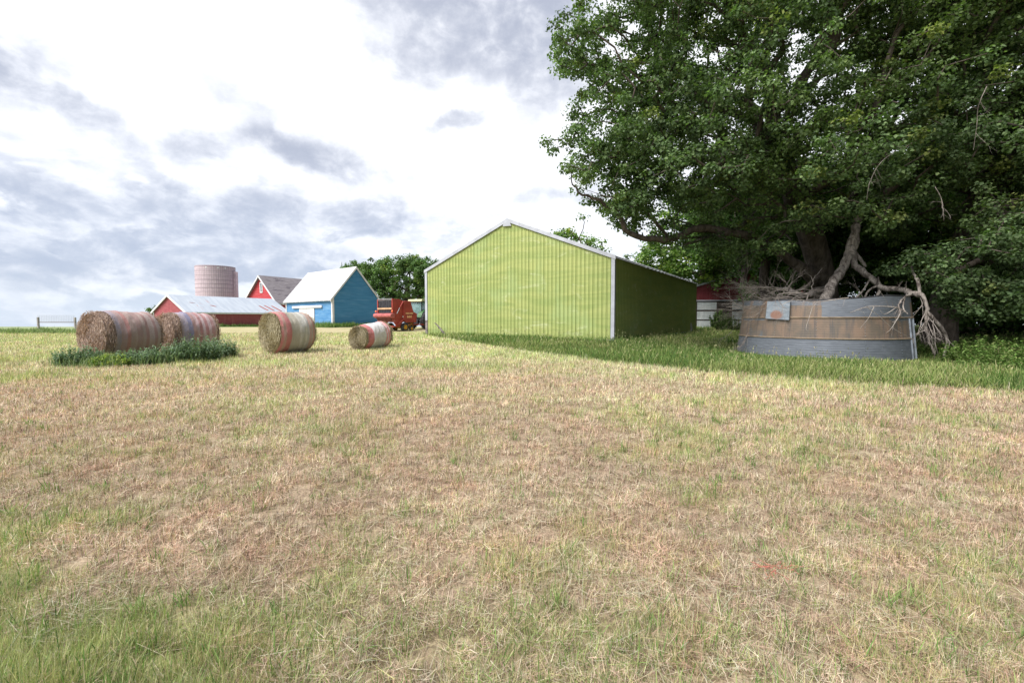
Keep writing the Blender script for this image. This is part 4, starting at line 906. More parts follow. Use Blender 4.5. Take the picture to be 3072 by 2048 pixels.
# hatch plate on the upper ring
def onwall(d_, z_, off): t_ = ta+d_; r = binpt(t_, z_)+off; return Vector((r*math.cos(t_), r*math.sin(t_), z_))
h0, h1 = -.64, -.33; vs = []
for (dd_, zz) in ((h0, 1.30), (h1, 1.25), (h1, 1.83), (h0, 1.86)):
    vs += [onwall(dd_, zz, .04), onwall(dd_, zz, .11)]
mb = MB(); mb.add(vs, [(1, 3, 5, 7), (0, 2, 4, 6), (0, 1, 3, 2), (2, 3, 5, 4), (4, 5, 7, 6), (6, 7, 1, 0)])
m = newmat('hatch_metal'); v = OC(); n = NOISE(v, 3.2, 6, .7); g_ = MIX(RANGE(NOISE(VM('MULTIPLY', v, (2, 2, 9)), 2, 5, .6), .35, .65), c4((.20, .235, .28)), c4((.30, .345, .40)))
hp = (onwall(-.50, 1.42, .1)); dist_ = VM('LENGTH', VM('MULTIPLY', VM('SUBTRACT', v, tuple(hp)), (1, 1, 1.7)))
k_ = RANGE(M('ADD', dist_, M('MULTIPLY', M('SUBTRACT', n, .5), .3)), .17, .30, 1, 0); out(PR(MIX(M('MULTIPLY', k_, .8), g_, c4((.28, .125, .07))), .5, .2, n, .4, .01, .2))
mb.build('hatch', m, bn, bevel=.008)
for gg, nm in ((gap0, 0), (gap1-.02, 1)):
    mb = MB(); p0 = Vector((math.cos(gg), math.sin(gg), 0)); pts = [p0*binpt(gg, z_)+Vector((0, 0, z_)) for z_ in (0, .65, 1.3)]; mb.tube(pts, .035, 4); mb.build('door_jamb', M_GALV, bn)

# ------------------------------------------------------------------ dead wood
M_DEAD = None
def mat_bark(name, a, b, sc_b=7):
    m = newmat(name); v = OC(); n = NOISE(VM('MULTIPLY', v, (1, 1, .35)), sc_b, 7, .7, .6); n2_ = NOISE(v, 1.5, 5, .6)
    c = MIX(RANGE(n, .35, .65), c4(a), c4(b)); c = MIX(M('MULTIPLY', RANGE(n2_, .5, .7), .4), c, c4(tuple(q*.55 for q in a))); out(PR(c, .9, 0, n, .1, .05, .8)); return m
M_DEAD = mat_bark('dead_wood', (.075, .062, .056), (.36, .325, .30)); M_TWIG = mat_bark('pale_twig', (.22, .19, .175), (.42, .38, .355), 4); M_BARK = mat_bark('bark', (.055, .045, .04), (.135, .115, .10), 4)
def smooth_path(pts, n):
    pts = [Vector(p) for p in pts]; out_ = []; m_ = len(pts)-1
    for i in range(n+1):
        t = i/n*m_; k_ = min(int(t), m_-1); f = t-k_; p0, p1, p2, p3 = pts[max(k_-1, 0)], pts[k_], pts[k_+1], pts[min(k_+2, m_)]
        out_.append(.5*((2*p1)+(-p0+p2)*f+(2*p0-5*p1+4*p2-p3)*f*f+(-p0+3*p1-3*p2+p3)*f**3))
    return out_
def limb(mb, pts, r0, r1, n=18, sides=9, knob=.12):
    ps = smooth_path(pts, n); L_ = len(ps)-1
    rad = [(r0+(r1-r0)*i/L_)*(1+random.uniform(-knob, knob)) for i in range(len(ps))]
    ps = [p+Vector((random.gauss(0, 1), random.gauss(0, 1), random.gauss(0, 1)))*r0*.14 for p in ps]
    mb.tube(ps, rad, sides); return ps
def twigs(mb, p, d, L, r, lvl, spread=.6, grav=-.05, kids=4):
    n_ = max(3, int(L/.16)); pts = [p.copy()]; d = d.normalized()
    for i in range(n_):
        d = (d+Vector((random.gauss(0, .16), random.gauss(0, .16), random.gauss(0, .16)+grav))).normalized(); pts.append(pts[-1]+d*L/n_)
    rad = [r*(1-.75*i/n_) for i in range(n_+1)]; mb.tube(pts, rad, 5 if lvl > 1 else 4, False)
    if lvl > 0:
        for i in range(kids):
            k_ = random.randint(max(1, n_//4), n_); b = pts[k_]; dd_ = (pts[k_]-pts[k_-1]).normalized()
            s_ = Vector((random.gauss(0, 1), random.gauss(0, 1), random.gauss(0, 1))).normalized()
            twigs(mb, b, dd_+s_*spread, L*random.uniform(.35, .65), rad[k_]*.7, lvl-1, spread, grav, kids)
def rel(e, p): return p-e.location
# the big broken limb that hangs into the bin
fl = empty('broken_limb', P(2475, 955, 17.2), 0, label='thick broken forked limb leaning from the tree down into the bin', cat='dead branch'); fl.location.z = 1.6
pp = lambda *a: P(*a)-fl.location
mb = MB(); limb(mb, [pp(2572, 640, 18.6), pp(2567, 690, 18.5), pp(2552, 765, 18.3)], .17, .19, 10, 10, .2)
limb(mb, [pp(2554, 740, 18.3), pp(2530, 800, 18.0), pp(2500, 850, 17.6), pp(2472, 915, 17.1), pp(2462, 950, 16.9)], .15, .21, 20, 10, .10)
mb.build('main_stem', M_DEAD, fl, smooth=True)
mb = MB(); limb(mb, [pp(2552, 750, 18.2), pp(2562, 790, 18.0), pp(2580, 808, 17.8), pp(2622, 842, 17.2), pp(2650, 862, 16.8), pp(2700, 868, 16.2), pp(2735, 880, 15.6), pp(2762, 885, 15.3)], .13, .085, 26, 9, .12)
limb(mb, [pp(2556, 745, 18.3), pp(2575, 772, 18.2), pp(2598, 800, 18.1)], .09, .05, 10, 8)
limb(mb, [pp(2740, 880, 15.5), pp(2768, 888, 15.2), pp(2780, 925, 15.1), pp(2776, 965, 15.1), pp(2782, 1005, 15.1), pp(2805, 1068, 15.1)], .075, .035, 22, 8)
limb(mb, [pp(2781, 935, 15.1), pp(2805, 960, 15.0), pp(2830, 990, 15.0), pp(2842, 1025, 15.0), pp(2830, 1078, 15.0)], .055, .040, 18, 8)
limb(mb, [pp(2760, 880, 15.3), pp(2752, 840, 15.5), pp(2738, 815, 15.7), pp(2735, 780, 15.9)], .05, .035, 12, 7, .3)
limb(mb, [pp(2640, 855, 17.0), pp(2636, 880, 16.9), pp(2625, 900, 16.6)], .07, .05, 8, 7, .3)
limb(mb, [pp(2608, 840, 17.3), pp(2590, 870, 17.0), pp(2560, 903, 16.7)], .035, .03, 10, 6)
limb(mb, [pp(2632, 858, 17.0), pp(2605, 872, 16.8), pp(2592, 900, 16.6)], .04, .03, 10, 6)
limb(mb, [pp(2640, 862, 16.9), pp(2638, 845, 16.9), pp(2634, 830, 16.9)], .05, .015, 6, 6, .4)
limb(mb, [pp(2735, 882, 15.3), pp(2712, 892, 14.9), pp(2697, 915, 14.6), pp(2702, 950, 14.5)], .045, .02, 12, 6)
limb(mb, [pp(2712, 893, 14.9), pp(2710, 925, 14.6), pp(2724, 942, 14.5)], .03, .012, 10, 6)
mb.build('side_stem', M_DEAD, fl, smooth=True)
mb = MB()
for (px, py, y_, dx_, dz_, L_) in ((2776, 940, 15.1, -.6, -.4, .9), (2780, 960, 15.1, -.7, -.7, .8), (2778, 990, 15.1, -.8, -.2, .7), (2785, 1000, 15.1, .5, -.8, .7), (2800, 960, 15, .3, -1, 1.1), (2838, 1010, 15, .4, -.9, .6), (2770, 900, 15.2, -.2, -1, .9), (2782, 930, 15.1, .3, -1, 1.0), (2780, 960, 15.1, .1, -1, .8), (2720, 885, 15.3, -.2, .5, .4), (2690, 868, 16.2, .3, .4, .35), (2760, 890, 15.3, -.3, -1, .8), (2700, 925, 14.6, -1, -.1, 1.1), (2700, 940, 14.5, -.6, -1, .9)):
    twigs(mb, pp(px, py, y_), Vector((dx_, random.uniform(-.3, .1), dz_)), L_, .014, 2, .7, -.03, 3)
mb.build('twigs', M_TWIG, fl)
# twig spray hanging over the front of the bin
for k_, (lb, seq, L2) in enumerate((('thin pale twig spray hanging over the front of the bin left of centre', [(2545, 893), (2500, 899), (2440, 906), (2385, 898), (2345, 915)], [((2442, 906), (2425, 960), (2418, 985), (2428, 998))]),
        ('long pale twig with side shoots hanging over the right front of the bin', [(2715, 935), (2690, 922), (2640, 918), (2600, 920), (2550, 938)], [((2622, 920), (2605, 955), (2580, 985)), ((2690, 922), (2655, 942), (2640, 930)), ((2600, 920), (2640, 950), (2680, 985), (2745, 1020))]))):
    e = empty('dead_twig', P(seq[0][0], 940, 14.3), 0, label=lb, cat='dead branch', group='dead twigs hanging over the bin'); mb = MB()
    ya = 14.45 if k_ == 0 else 14.2
    f = lambda q_: P(q_[0], q_[1], ya-.05*abs(q_[0]-2480)/250)-e.location
    ps = limb(mb, [f(q_) for q_ in seq], .018, .007, 16, 5)
    for s_ in L2: limb(mb, [f(q_) for q_ in s_], .012, .004, 10, 4)
    for i in range(9): a_ = random.choice(ps); twigs(mb, a_, Vector((random.uniform(-1, 1), -.1, random.uniform(-1, .1))), random.uniform(.2, .4), .006, 1, .5, -.08, 2)
    o_ = mb.build('twigs', M_TWIG, e)
# brush heap: dead branches lying on and behind the left of the bin
M_BRUSH = mat_bark('grey_brush', (.17, .148, .135), (.33, .295, .27), 4)
specs = [('dense fan of dead branches spilling left off the bin towards the maroon shed', (2420, 890, 18.0), (2180, 868, 17.2), 3.1, .028, 4, 7),
         ('dead branch arching up over the left rim of the bin', (2400, 900, 17.4), (2215, 850, 17.6), 2.1, .019, 3, 6),
         ('upright bare sapling standing out of the left half of the bin', (2418, 905, 17.0), (2445, 700, 17.8), 2.4, .022, 2, 4),
         ('dead branch lying low along the left rim of the bin', (2360, 897, 16.6), (2150, 890, 16.8), 2.6, .024, 3, 7),
         ('tangle of dead twigs in the middle of the bin', (2330, 900, 17.6), (2380, 850, 17.4), 1.4, .018, 3, 6),
         ('short dead branches poking up at the right of the bin', (2600, 905, 16.8), (2560, 840, 17.0), .8, .016, 2, 5)]
for (lb, a, b, L_, r_, lv, kd) in specs:
    p0, p1 = P(*a), P(*b); e = empty('dead_branch', (p0.x, p0.y, p0.z), 0, label=lb, cat='dead branch', group='dead branches piled in the bin'); mb = MB()
    for j in range(1 if lv == 2 else 3):
        jit = Vector((random.gauss(0, .25), random.gauss(0, .3), random.gauss(0, .08)))*(0 if j == 0 else 1)
        twigs(mb, jit, (p1-p0).normalized()+Vector((random.gauss(0, .12), random.gauss(0, .12), random.gauss(0, .15)))*(j > 0), L_*random.uniform(.8, 1), r_, 3, .48, -.012, kd-1)
    mb.build('stem', M_BRUSH, e)
lg = empty('fallen_log', P(2400, 880, 18.4), 0, label='grey fallen log lying across the back of the bin', cat='log'); mb = MB(); ff = lambda *q_: P(*q_)-lg.location
limb(mb, [ff(2330, 868, 18.8), ff(2370, 872, 18.6), ff(2410, 888, 18.4), ff(2450, 872, 18.6), ff(2475, 868, 18.9)], .08, .16, 16, 9, .15); mb.build('bark', M_DEAD, lg, smooth=True)
# small things near the barns
pb = P(1320, 985, 27.6); e = empty('leaning_board', (pb.x, pb.y, gz1(pb.x, pb.y)), 0, label='old split board leaning by the left corner of the green barn', cat='board')
mb = MB(); f = lambda *q_: P(*q_)-e.location; limb(mb, [f(1304, 968, 27.5), f(1318, 982, 27.4), f(1336, 1004, 27.3)], .035, .07, 8, 6); limb(mb, [f(1310, 972, 27.5), f(1330, 1002, 27.6)], .03, .045, 6, 5); mb.build('plank', M_DEAD, e)
pb = P(2070, 980, 37.0); e = empty('concrete_slab', (pb.x, pb.y, gz1(pb.x, pb.y)), R(20), label='broken pale slab tilted beside the far end of the green barn', cat='slab')
mb = MB(); mb.prism([(-.35, 0), (.3, 0), (.12, .75), (-.30, .85)], -.06, .06); mb.build('slab', simple('concrete', (.36, .36, .35), .9, .15, 4), e, bevel=.02)
pw = P(2315, 1775, 2.5); e = empty('baler_twine', (pw.x, pw.y, gz1(pw.x, pw.y)), 0, label='faded red tangle of baler twine lying in the stubble', cat='twine'); mb = MB()
for j in range(20):
    c_ = Vector((random.gauss(0, .035), random.gauss(0, .02), .055+random.random()*.02)); pts = [c_]; d = Vector((random.choice((-1, 1)), random.gauss(0, .4), 0))
    for i in range(9): d = (d+Vector((random.gauss(0, .3), random.gauss(0, .3), random.gauss(0, .08)))).normalized(); q_ = pts[-1]+d*.012; q_.z = min(max(q_.z, .035), .075); pts.append(q_)
    mb.tube(pts, .0013, 4, False)
mb.build('strands', simple('red_twine', (.48, .17, .13), .8, .25, 60), e)

# ------------------------------------------------------------------ trees
def barnclear(p, m_=.7):
    ox, oy = 4.9, 22.0; lx = (p[:, 0]-ox)*.539+(p[:, 1]-oy)*.842; ly = -(p[:, 0]-ox)*.842+(p[:, 1]-oy)*.539
    return ~((lx > -m_) & (lx < 20+m_) & (ly > -m_) & (ly < 12.2+m_) & (p[:, 2] < 7.6-.40*np.abs(ly-6.1)+m_))
PALM = [(.08, .128, .056), (.098, .155, .067), (.12, .18, .082), (.068, .108, .05), (.14, .20, .088)]
def tree(name, label, base, trunk, lobes, ncl, per, leaf, trunk_r, pal=PALM, group=None, clear=True, clr=.42, minr=.012, floor=None, bright=1.0, flat=.6, shell=.45, keep=None, barkm=None, expo=.40, curl=.25, vk=1.0):
    base = Vector((base[0], base[1], gz1(base[0], base[1])-.1)); e = empty(name, base, 0, label=label, cat='tree', group=group)
    b = np.array(base)
    # attractors
    wts = np.array([l[3]*l[4]*l[5] for l in lobes])**(.75); wts = wts/wts.sum(); A = []
    for l, w_ in zip(lobes, wts):
        n = int(ncl*w_)+1; u = rng.normal(size=(n, 3)); u /= np.linalg.norm(u, axis=1, keepdims=True); r = (shell+(1-shell)*rng.random((n, 1))**.7)
        A.append(np.array(l[:3])+u*r*np.array(l[3:6]))
    A = np.concatenate(A)
    if clear: A = A[barnclear(A)]
    if floor is not None: A = A[A[:, 2] > floor]
    if keep is not None: A = A[keep(A)]
    # clumpy: drop attractors inside random voids so that sky shows through
    nv = max(6, len(A)//45); cen = A[rng.integers(0, len(A), nv)]; vr = clr*(1.2+1.3*rng.random(nv))*vk
    dm = np.min(np.linalg.norm(A[:, None, :]-cen[None], axis=2)-vr[None], axis=1); A = A[(dm > 0) | (rng.random(len(A)) < .18)]
    tp = [b+np.array(t) for t in trunk]
    nodes = []; par = []
    sp = smooth_path([Vector(t) for t in tp], max(4, len(tp)*3))
    for i, p in enumerate(sp): nodes.append(np.array(p)); par.append(i-1)
    fork = nodes[-1]; order = np.argsort(np.linalg.norm(A-fork, axis=1)); NA = np.zeros((len(A)*5+200, 3)); NA[:len(nodes)] = nodes; nn = len(nodes); start = int(nn*.45)
    pathl = np.zeros(len(NA)); 
    for i in range(1, nn): pathl[i] = pathl[i-1]+np.linalg.norm(NA[i]-NA[i-1])
    tips = []
    for ai in order:
        a = A[ai]; dv = NA[start:nn]-a; dist = np.linalg.norm(dv, axis=1); j = start+int(np.argmin(dist+.22*pathl[start:nn])); D_ = np.linalg.norm(NA[j]-a)
        ns_ = 1 if D_ < 1.0 else min(4, int(D_/.8)+1); pj = j; p0 = NA[j].copy()
        perp = rng.normal(size=3)*D_*.07*(1+curl); perp[2] += D_*.05
        for s_ in range(1, ns_+1):
            t = s_/ns_; q_ = p0+(a-p0)*t+perp*math.sin(math.pi*t)
            if nn >= len(NA): break
            NA[nn] = q_; par.append(pj); pathl[nn] = pathl[pj]+np.linalg.norm(q_-NA[pj]); pj = nn; nn += 1
        tips.append(pj)
    cnt = np.zeros(nn); cnt[tips] = 1
    for i in range(nn-1, 0, -1): cnt[par[i]] += cnt[i]
    tot = max(cnt[0], 1); rad = trunk_r*(np.maximum(cnt, .6)/tot)**expo
    for i in range(min(len(sp), 4)): rad[i] *= 1+.28*(1-i/4)
    # tubes, one frustum per segment, all in numpy
    def frus(sel, ns_):
        i = np.array(sel); pa = np.array([par[k_] for k_ in sel]); p1 = NA[i]; p0 = NA[pa]; d = p1-p0; L_ = np.linalg.norm(d, axis=1, keepdims=True); d = d/np.maximum(L_, 1e-5)
        ref = np.where(np.abs(d[:, 2:3]) > .9, np.array([[1., 0, 0]]), np.array([[0, 0, 1.]])); u = np.cross(d, ref); u /= np.linalg.norm(u, axis=1, keepdims=True); w = np.cross(d, u)
        ang = np.arange(ns_)*2*np.pi/ns_; cs, sn = np.cos(ang), np.sin(ang)
        ringv = u[:, None, :]*cs[None, :, None]+w[:, None, :]*sn[None, :, None]
        r1 = rad[i]; r0 = np.minimum(rad[pa], r1*1.5)
        V = np.concatenate([p0[:, None]-d[:, None]*(r1*.25)[:, None, None]+ringv*r0[:, None, None], p1[:, None]+ringv*r1[:, None, None]], 1).reshape(-1, 3)-b
        o_ = np.arange(len(i))[:, None]*2*ns_; k_ = np.arange(ns_)[None]; k2 = (k_+1) % ns_
        return V, np.stack([o_+k_, o_+k2, o_+ns_+k2, o_+ns_+k_], -1).reshape(-1, 4)
    big = [i for i in range(1, nn) if rad[i] > .06]; sml = [i for i in range(1, nn) if minr < rad[i] <= .06]
    V1, Q1 = frus(big, 10)
    Vs, Qs = [V1], [Q1]
    if sml: V2, Q2 = frus(sml, 4); Vs.append(V2); Qs.append(Q2+len(V1))
    fast('trunk', np.concatenate(Vs), quads=np.concatenate(Qs), mat=barkm or M_BARK, parent=e, smooth=True)
    # leaves
    T = NA[np.array(tips)]; nT = len(T); n = nT*per; ix = np.repeat(np.arange(nT), per)
    u = rng.normal(size=(n, 3)); u /= np.linalg.norm(u, axis=1, keepdims=True); rr_ = rng.random((n, 1))**.5
    cs = clr*(.6+.8*rng.random(nT)); p = T[ix]+u*rr_*cs[ix][:, None]*np.array([1, 1, flat]); p[:, 2] -= .12*rng.random(n)
    if clear: kk = barnclear(p, .1)
    else: kk = np.ones(n, bool)
    p = p[kk]; ix = ix[kk]; n = len(p); u = u[kk]
    nrm = u*.75+np.array([0, 0, .75])+rng.normal(size=(n, 3))*.55; nrm /= np.linalg.norm(nrm, axis=1, keepdims=True)
    r_ = rng.normal(size=(n, 3)); r_[:, 2] -= .7; ax = r_-nrm*np.sum(r_*nrm, 1, keepdims=True); ax /= np.linalg.norm(ax, axis=1, keepdims=True); sd = np.cross(nrm, ax)
    s_ = (leaf*(.65+.7*rng.random(n)))[:, None]
    Vv = np.stack([p-ax*s_*.5, p+sd*s_*.45+nrm*s_*.12-ax*s_*.05, p+ax*s_*.55, p-sd*s_*.45+nrm*s_*.12-ax*s_*.05], 1).reshape(-1, 3)-b
    i4 = np.arange(n)*4; T3 = np.concatenate([np.stack([i4, i4+1, i4+2], 1), np.stack([i4, i4+2, i4+3], 1)])
    tone = (.72+.6*rng.random(nT))[ix][:, None]; yel = (rng.random(nT) < .05)[ix]
    bough = .62+.76*fbm(p[:, 0]*.55+p[:, 2]*.35, p[:, 1]*.55+p[:, 2]*.45, 3)[:, None]; c = pick(pal, n)*tone*bright*bough; hs = sm(.5, .7, fbm(p[:, 0]*.4+7, p[:, 2]*.5+p[:, 1]*.3, 2))[:, None]; c = c*((1-hs)+hs*np.array([1.06, 1.02, .9])); c = np.where(yel[:, None], c*np.array([1.45, 1.2, .9]), c)
    fast('crown', Vv, tris=T3, mat=M_LEAF, parent=e, cols=np.repeat(c, 4, 0))
    return e

# the great maple whose crown hangs over the right half of the yard
lobesA = [(13.5, 20.5, 11.5, 8.5, 7.0, 7.0), (7.2, 18.5, 10.0, 5.3, 4.2, 4.6), (5.2, 18.0, 12.3, 3.6, 3.2, 2.9), (6.0, 17.0, 6.9, 3.2, 2.8, 1.9), (11.5, 17.5, 7.0, 4.6, 3.6, 3.0), (8.2, 17.6, 14.5, 5.0, 4.0, 3.0), (4.3, 16.9, 8.6, 2.4, 2.0, 2.0), (14, 18, 15, 5, 4, 4)]
for (a_, r_) in ((( 1830, 560, 17.5), (2.2, 1.8, 1.5)), ((2000, 640, 18.5), (2.7, 2.0, 1.3)), ((2190, 735, 19.3), (2.3, 2.0, 1.1)), ((1730, 470, 16.8), (1.3, 1.3, 1.1)), ((1770, 160, 16.4), (1.5, 1.5, 1.8))):
    v_ = P(*a_); lobesA.append((v_.x, v_.y, v_.z, *r_))
def keepA(A):
    px = A[:, 0]/A[:, 1]*FPX+1536; py = HOR-(A[:, 2]-EYE)/A[:, 1]*FPX
    lo = np.interp(px, [1600, 1700, 1780, 1850, 2000, 2200, 2340, 2400, 2600, 2720, 2800], [500, 540, 620, 690, 730, 800, 800, 690, 670, 770, 830]); return (py < lo)
tree('maple_tree', 'huge spreading maple with low limbs reaching left over the green barn', (15.2, 21.8), [(0, 0, 0), (-.15, -.1, 1.6), (-.6, -.3, 3.2), (-1.5, -.8, 5.0), (-2.8, -1.4, 7.0), (-4.0, -1.9, 9.0)], lobesA, 4100, 84, .105, .52, keep=keepA, vk=1.3, clr=.44, bright=1.1, expo=.44)
# second old tree to its right with crown sweeping to the ground
lobesB = [(21, 18.5, 11, 7.5, 6.0, 8.0), (18.2, 15.6, 7.5, 4.0, 3.0, 3.6), (21.5, 15.2, 9.5, 4.5, 3.5, 5.0), (20.5, 16.3, 4.4, 3.2, 2.5, 2.4), (18.6, 14.8, 13, 4.2, 3.2, 3.6), (24, 17, 5, 3.6, 3.4, 3.6), (15.8, 16.5, 12.5, 3.2, 3.0, 3.0)]
for (a_, r_) in (((2800, 830, 16), (1.5, 1.3, 1.3)), ((2940, 810, 15), (2.0, 1.5, 1.7)), ((3090, 790, 14.3), (2.2, 1.8, 2.3))):
    v_ = P(*a_); lobesB.append((v_.x, v_.y, v_.z, *r_))
def keepB(A):
    px = A[:, 0]/A[:, 1]*FPX+1536; py = HOR-(A[:, 2]-EYE)/A[:, 1]*FPX
    lo = np.interp(px, [2300, 2600, 2740, 2800, 2900, 3072, 3300], [700, 790, 850, 930, 955, 930, 990]); return (py < lo)
tree('old_tree', 'tall dark green tree at right edge with foliage hanging near the ground', (19.2, 20.4), [(0, 0, 0), (.1, 0, 2), (.5, -.2, 4.0), (1.0, -.5, 6.5), (1.3, -.8, 9.5)], lobesB, 3500, 78, .105, .52, keep=keepB, vk=1.2, clr=.44, bright=1.08, expo=.44)
_tA = bpy.data.objects['maple_tree']; mb = MB(); f = lambda *q_: P(*q_)-_tA.location
limb(mb, [f(2450, 850, 21.3), f(2360, 770, 20.8), f(2270, 720, 20.0), f(2190, 695, 19.2), f(2090, 688, 18.4), f(2010, 716, 17.8), f(1900, 706, 17.2), f(1850, 640, 16.9), f(1790, 600, 16.6), f(1730, 570, 16.3), f(1705, 505, 16.1)], .24, .012, 44, 9, .08)
limb(mb, [f(2190, 695, 19.2), f(2110, 715, 18.6), f(2050, 735, 18.2)], .09, .03, 14, 7)
limb(mb, [f(2010, 716, 17.8), f(1900, 600, 17.4), f(1850, 595, 17.2), f(1800, 585, 17)], .06, .015, 14, 6)
mb.build('low_limb', M_BARK, _tA, smooth=True)
for (lb, seq, n_) in [('pale dead twigs hanging in front of the right tree crown', [(2960, 260, 12.6), (2935, 320, 12.6), (2930, 380, 12.7), (2920, 450, 12.8)], 5), ('pale crooked dead branch in the gap between the two big trees', [(2690, 450, 14.6), (2640, 490, 14.5), (2610, 545, 14.5), (2600, 600, 14.5)], 5),
        ('long bare twig reaching left out of the maple crown over the barn', [(1930, 615, 16.8), (1860, 600, 16.7), (1790, 580, 16.6), (1740, 560, 16.5), (1715, 525, 16.4), (1702, 490, 16.4)], 3), ('bare hanging twigs at the lower edge of the right tree crown', [(2805, 560, 13.4), (2825, 600, 13.4), (2832, 660, 13.5)], 4)]:
    e = empty('dead_twig', P(*seq[0]), 0, label=lb, cat='dead branch'); mb = MB(); ps = limb(mb, [P(*q_)-e.location for q_ in seq], .012, .005, 16, 5)
    for i in range(n_): twigs(mb, random.choice(ps[3:]), Vector((random.uniform(-1, 1), -.2, random.uniform(-1, .3))), random.uniform(.3, .6), .007, 1, .6, -.05, 3)
    mb.build('twigs', M_DEAD, e)
# trees behind: fill the grove between the barn and the right edge
PALD = [(.05, .10, .03), (.07, .135, .035), (.09, .165, .05)]; PALL = [(.12, .21, .05), (.16, .26, .07), (.20, .28, .08), (.09, .17, .045)]
def round_tree(name, label, base, h, r, ncl, per, leaf, tr=.28, pal=PALD, low=.35, **kw):
    z = gz1(*base); lb = [(base[0], base[1], z+h*(low+1)/2, r, r, h*(1-low)/2), (base[0]-r*.4, base[1]-r*.3, z+h*.62, r*.7, r*.7, h*.27), (base[0]+r*.45, base[1]-r*.2, z+h*.55, r*.65, r*.65, h*.26)]
    return tree(name, label, base, [(0, 0, 0), (.05*r, 0, h*.15), (.0, .05*r, h*.35), (.05*r, 0, h*.55)], lb, ncl, per, leaf, tr, pal, **kw)
G = 'trees of the grove behind the bin'
round_tree('grove_tree', 'sunlit yellow green tree rising behind the far end of the green barn', (20.0, 48.0), 15, 6.0, 620, 46, .28, pal=PALL, clr=.95, clear=True, group=G, low=.2)
round_tree('grove_tree', 'small light green tree top peeping over the green barn roof', (6.6, 46.0), 11.5, 2.9, 210, 40, .24, pal=PALL, clr=.7, group=G, low=.3)
round_tree('grove_tree', 'bright green tree behind the maroon shed', (27.5, 52.0), 13, 6.5, 560, 44, .30, pal=PALL, clr=1.0, group=G, low=.12)
round_tree('grove_tree', 'dark tree standing right behind the bin and brush', (19.5, 30.0), 12, 5.2, 700, 48, .22, pal=PALD, clr=.8, group=G, low=.14)
round_tree('grove_tree', 'dark tree deep in the grove right of the bin', (27.0, 29.0), 14, 6.5, 720, 48, .26, pal=PALD, clr=.95, group=G, low=.06)
round_tree('grove_tree', 'dark tree at the far right edge behind the weeds', (31.0, 23.5), 13, 6.0, 700, 48, .24, pal=PALD, clr=.9, group=G, low=.02)
round_tree('grove_tree', 'dark leafy tree leaning over the long side of the green barn', (15.8, 28.5), 11, 4.4, 520, 48, .19, pal=PALD, clr=.7, group=G, low=.42, floor=5.2)
round_tree('grove_tree', 'dark tree crowding the far right corner of the green barn', (19.6, 38.5), 12, 4.8, 480, 46, .22, pal=PALD, clr=.75, group=G, low=.5, floor=6.4)
round_tree('shade_shrub', 'dark shrub filling the gap beneath the grove right of the old trunks', (25.5, 26.5), 5.5, 3.6, 330, 40, .22, pal=PALD, clr=.8, low=.0)
round_tree('shade_shrub', 'dark shrub at the back of the grove near the right edge', (32.5, 30.0), 7, 5.0, 330, 40, .30, pal=PALD, clr=1.0, low=.0)
round_tree('shade_shrub', 'dark shrub behind the bin between the two old trunks', (22.0, 33.0), 6, 4.5, 330, 40, .26, pal=PALD, clr=1.0, low=.0)
round_tree('added_shade_tree', 'tree added at the extreme right edge, filling it and shading the barn side', (25.5, 14.0), 13, 5.6, 420, 44, .22, pal=PALD, clr=.9, low=.1)  # fills the edge, also added to hold sky light off the barn side
round_tree('added_shade_tree', 'unseen tree added right of the camera to shade the barn side', (27.0, 5.0), 13, 6.0, 330, 44, .30, pal=PALD, clr=1.0, low=.1)  # out of view, added to block light from the barn side
round_tree('grove_tree', 'dim tree closing the gap behind the hanging foliage', (38, 38.0), 16, 9, 560, 44, .40, pal=PALD, clr=1.3, group=G, low=.02)
round_tree('grove_tree', 'tall tree at the back filling the grove between maroon shed and bin', (37, 60.0), 18, 9, 520, 44, .42, pal=PALD, clr=1.4, group=G, low=.03)
round_tree('grove_tree', 'leafy young tree left of the maroon shed roof', (15.2, 52.0), 9.5, 3.6, 300, 44, .26, pal=PALL, clr=.8, group=G, low=.1)
# dark tree behind the blue barn
tree('shade_tree', 'broad dark green tree behind the blue barn and baler', (-18.0, 78), [(0, 0, 0), (.1, 0, 2.2), (-.3, 0, 4), (.2, 0, 6)], [(-17.8, 78, 8.0, 7.9, 5.5, 4.3), (-22.5, 77, 9.0, 4.0, 3.2, 2.8), (-15.0, 76, 9.3, 4.2, 3.6, 2.8), (-26.3, 77, 8.9, 3.0, 3.0, 2.1), (-12.5, 76.5, 6.4, 3.4, 3.2, 2.7), (-22.5, 77, 5.4, 3.0, 3.0, 2.4)], 1050, 50, .26, .42, pal=[(.085, .15, .055), (.11, .19, .07), (.14, .225, .085)], clear=False, clr=.72, floor=3.3, flat=.7)
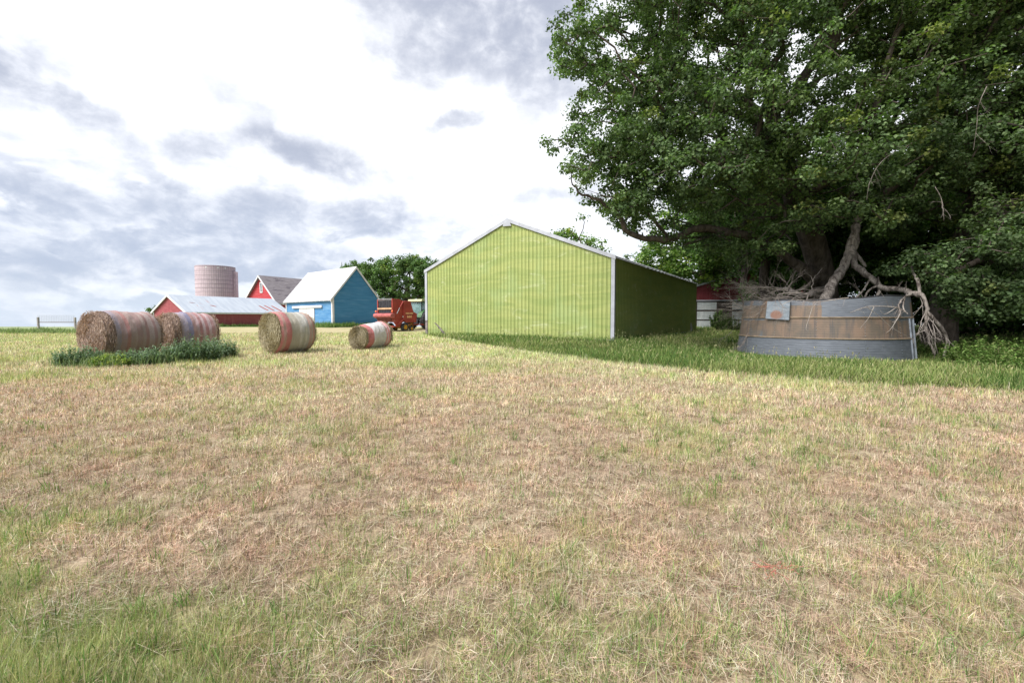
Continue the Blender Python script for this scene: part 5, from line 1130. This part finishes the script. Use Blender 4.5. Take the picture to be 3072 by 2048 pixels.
# conifer tip left of it, and the shrub behind the long barn
def spruce(label, base, h, r):
    b = Vector((base[0], base[1], gz1(*base))); e = empty('spruce_tree', b, 0, label=label, cat='tree', group='spruce tips beyond the blue barn'); mb = MB(); mb.tube([(0, 0, 0), (0, 0, h)], [.16, .02], 7); mb.build('trunk', M_BARK, e)
    n = 9000; t = rng.random(n)**.8; a_ = rng.random(n)*2*np.pi; rr_ = r*(1-t)*(.3+.7*np.abs(np.sin(t*h*4)))*rng.random(n)**.5; z_ = h*(.08+.92*t)
    p = np.stack([rr_*np.cos(a_), rr_*np.sin(a_), z_], 1); d = np.stack([np.cos(a_), np.sin(a_), -.25+.5*rng.random(n)], 1)
    blades('crown', p, d, (.3+.2*rng.random(n))*(1.15-t), .09*(1.15-t), .3*rng.random(n), pick([(.03, .07, .045), (.045, .09, .05)], n), M_LEAF, e, seg=1)
spruce('narrow dark spruce tip just left of the blue barn ridge end', (-31.2, 84), 11.9, 1.9); spruce('shorter spruce tip between the spruce and the shade tree', (-29.8, 86), 11.6, 2.0)
q_ = P(468, 955, 84); round_tree('shrub_tree', 'small green tree peeking past the left end of the long red barn', (q_.x-.3, q_.y), 4.3, 1.4, 110, 36, .24, .12, pal=[(.10, .18, .06), (.14, .23, .07)], clr=.6, clear=False, low=.1)
# undergrowth at the right under the trees and before the shed
UG = [(.09, .17, .04), (.13, .23, .055), (.18, .28, .08), (.22, .26, .10)]
for (px, y_, rx, ry, h, nst, lb) in [(2990, 12.0, .9, .6, .45, 90, 'low weeds near the right edge in front of the undergrowth'), (2960, 13.5, 1.1, .7, .85, 120, 'seedy weed patch under the trees at the right edge'), (3060, 12.6, 1.1, .7, .8, 120, 'rank weeds at the right edge of the frame'),
        (2850, 16.6, .9, .7, .55, 90, 'green undergrowth directly behind the broken limb feet'), (3010, 15.5, 1.6, .8, .9, 140, 'shaded undergrowth below the hanging foliage')]:
    q_ = P(px, 955, y_); bush('undergrowth', lb, (q_.x, q_.y), rx, ry, h, nst, 26, .11, UG, 'weeds', 'undergrowth under the right hand trees')
q_ = P(2165, 955, 43.5); bush('vine_bush', 'leafy bush growing against the maroon shed doorway', (q_.x, q_.y), .8, .6, 1.9, 80, 60, .26, [(.07, .13, .035), (.11, .18, .05)], 'bush')
q_ = P(2200, 955, 39.0); bush('bramble', 'low dark bramble left of the bin in front of the shed', (q_.x, q_.y), 1.6, .8, 1.2, 110, 34, .18, [(.06, .11, .03), (.12, .15, .06)], 'bush')
S.render.resolution_x, S.render.resolution_y = 1024, 682
S.cycles.max_bounces = 6; S.cycles.diffuse_bounces = 3; S.cycles.transparent_max_bounces = 6
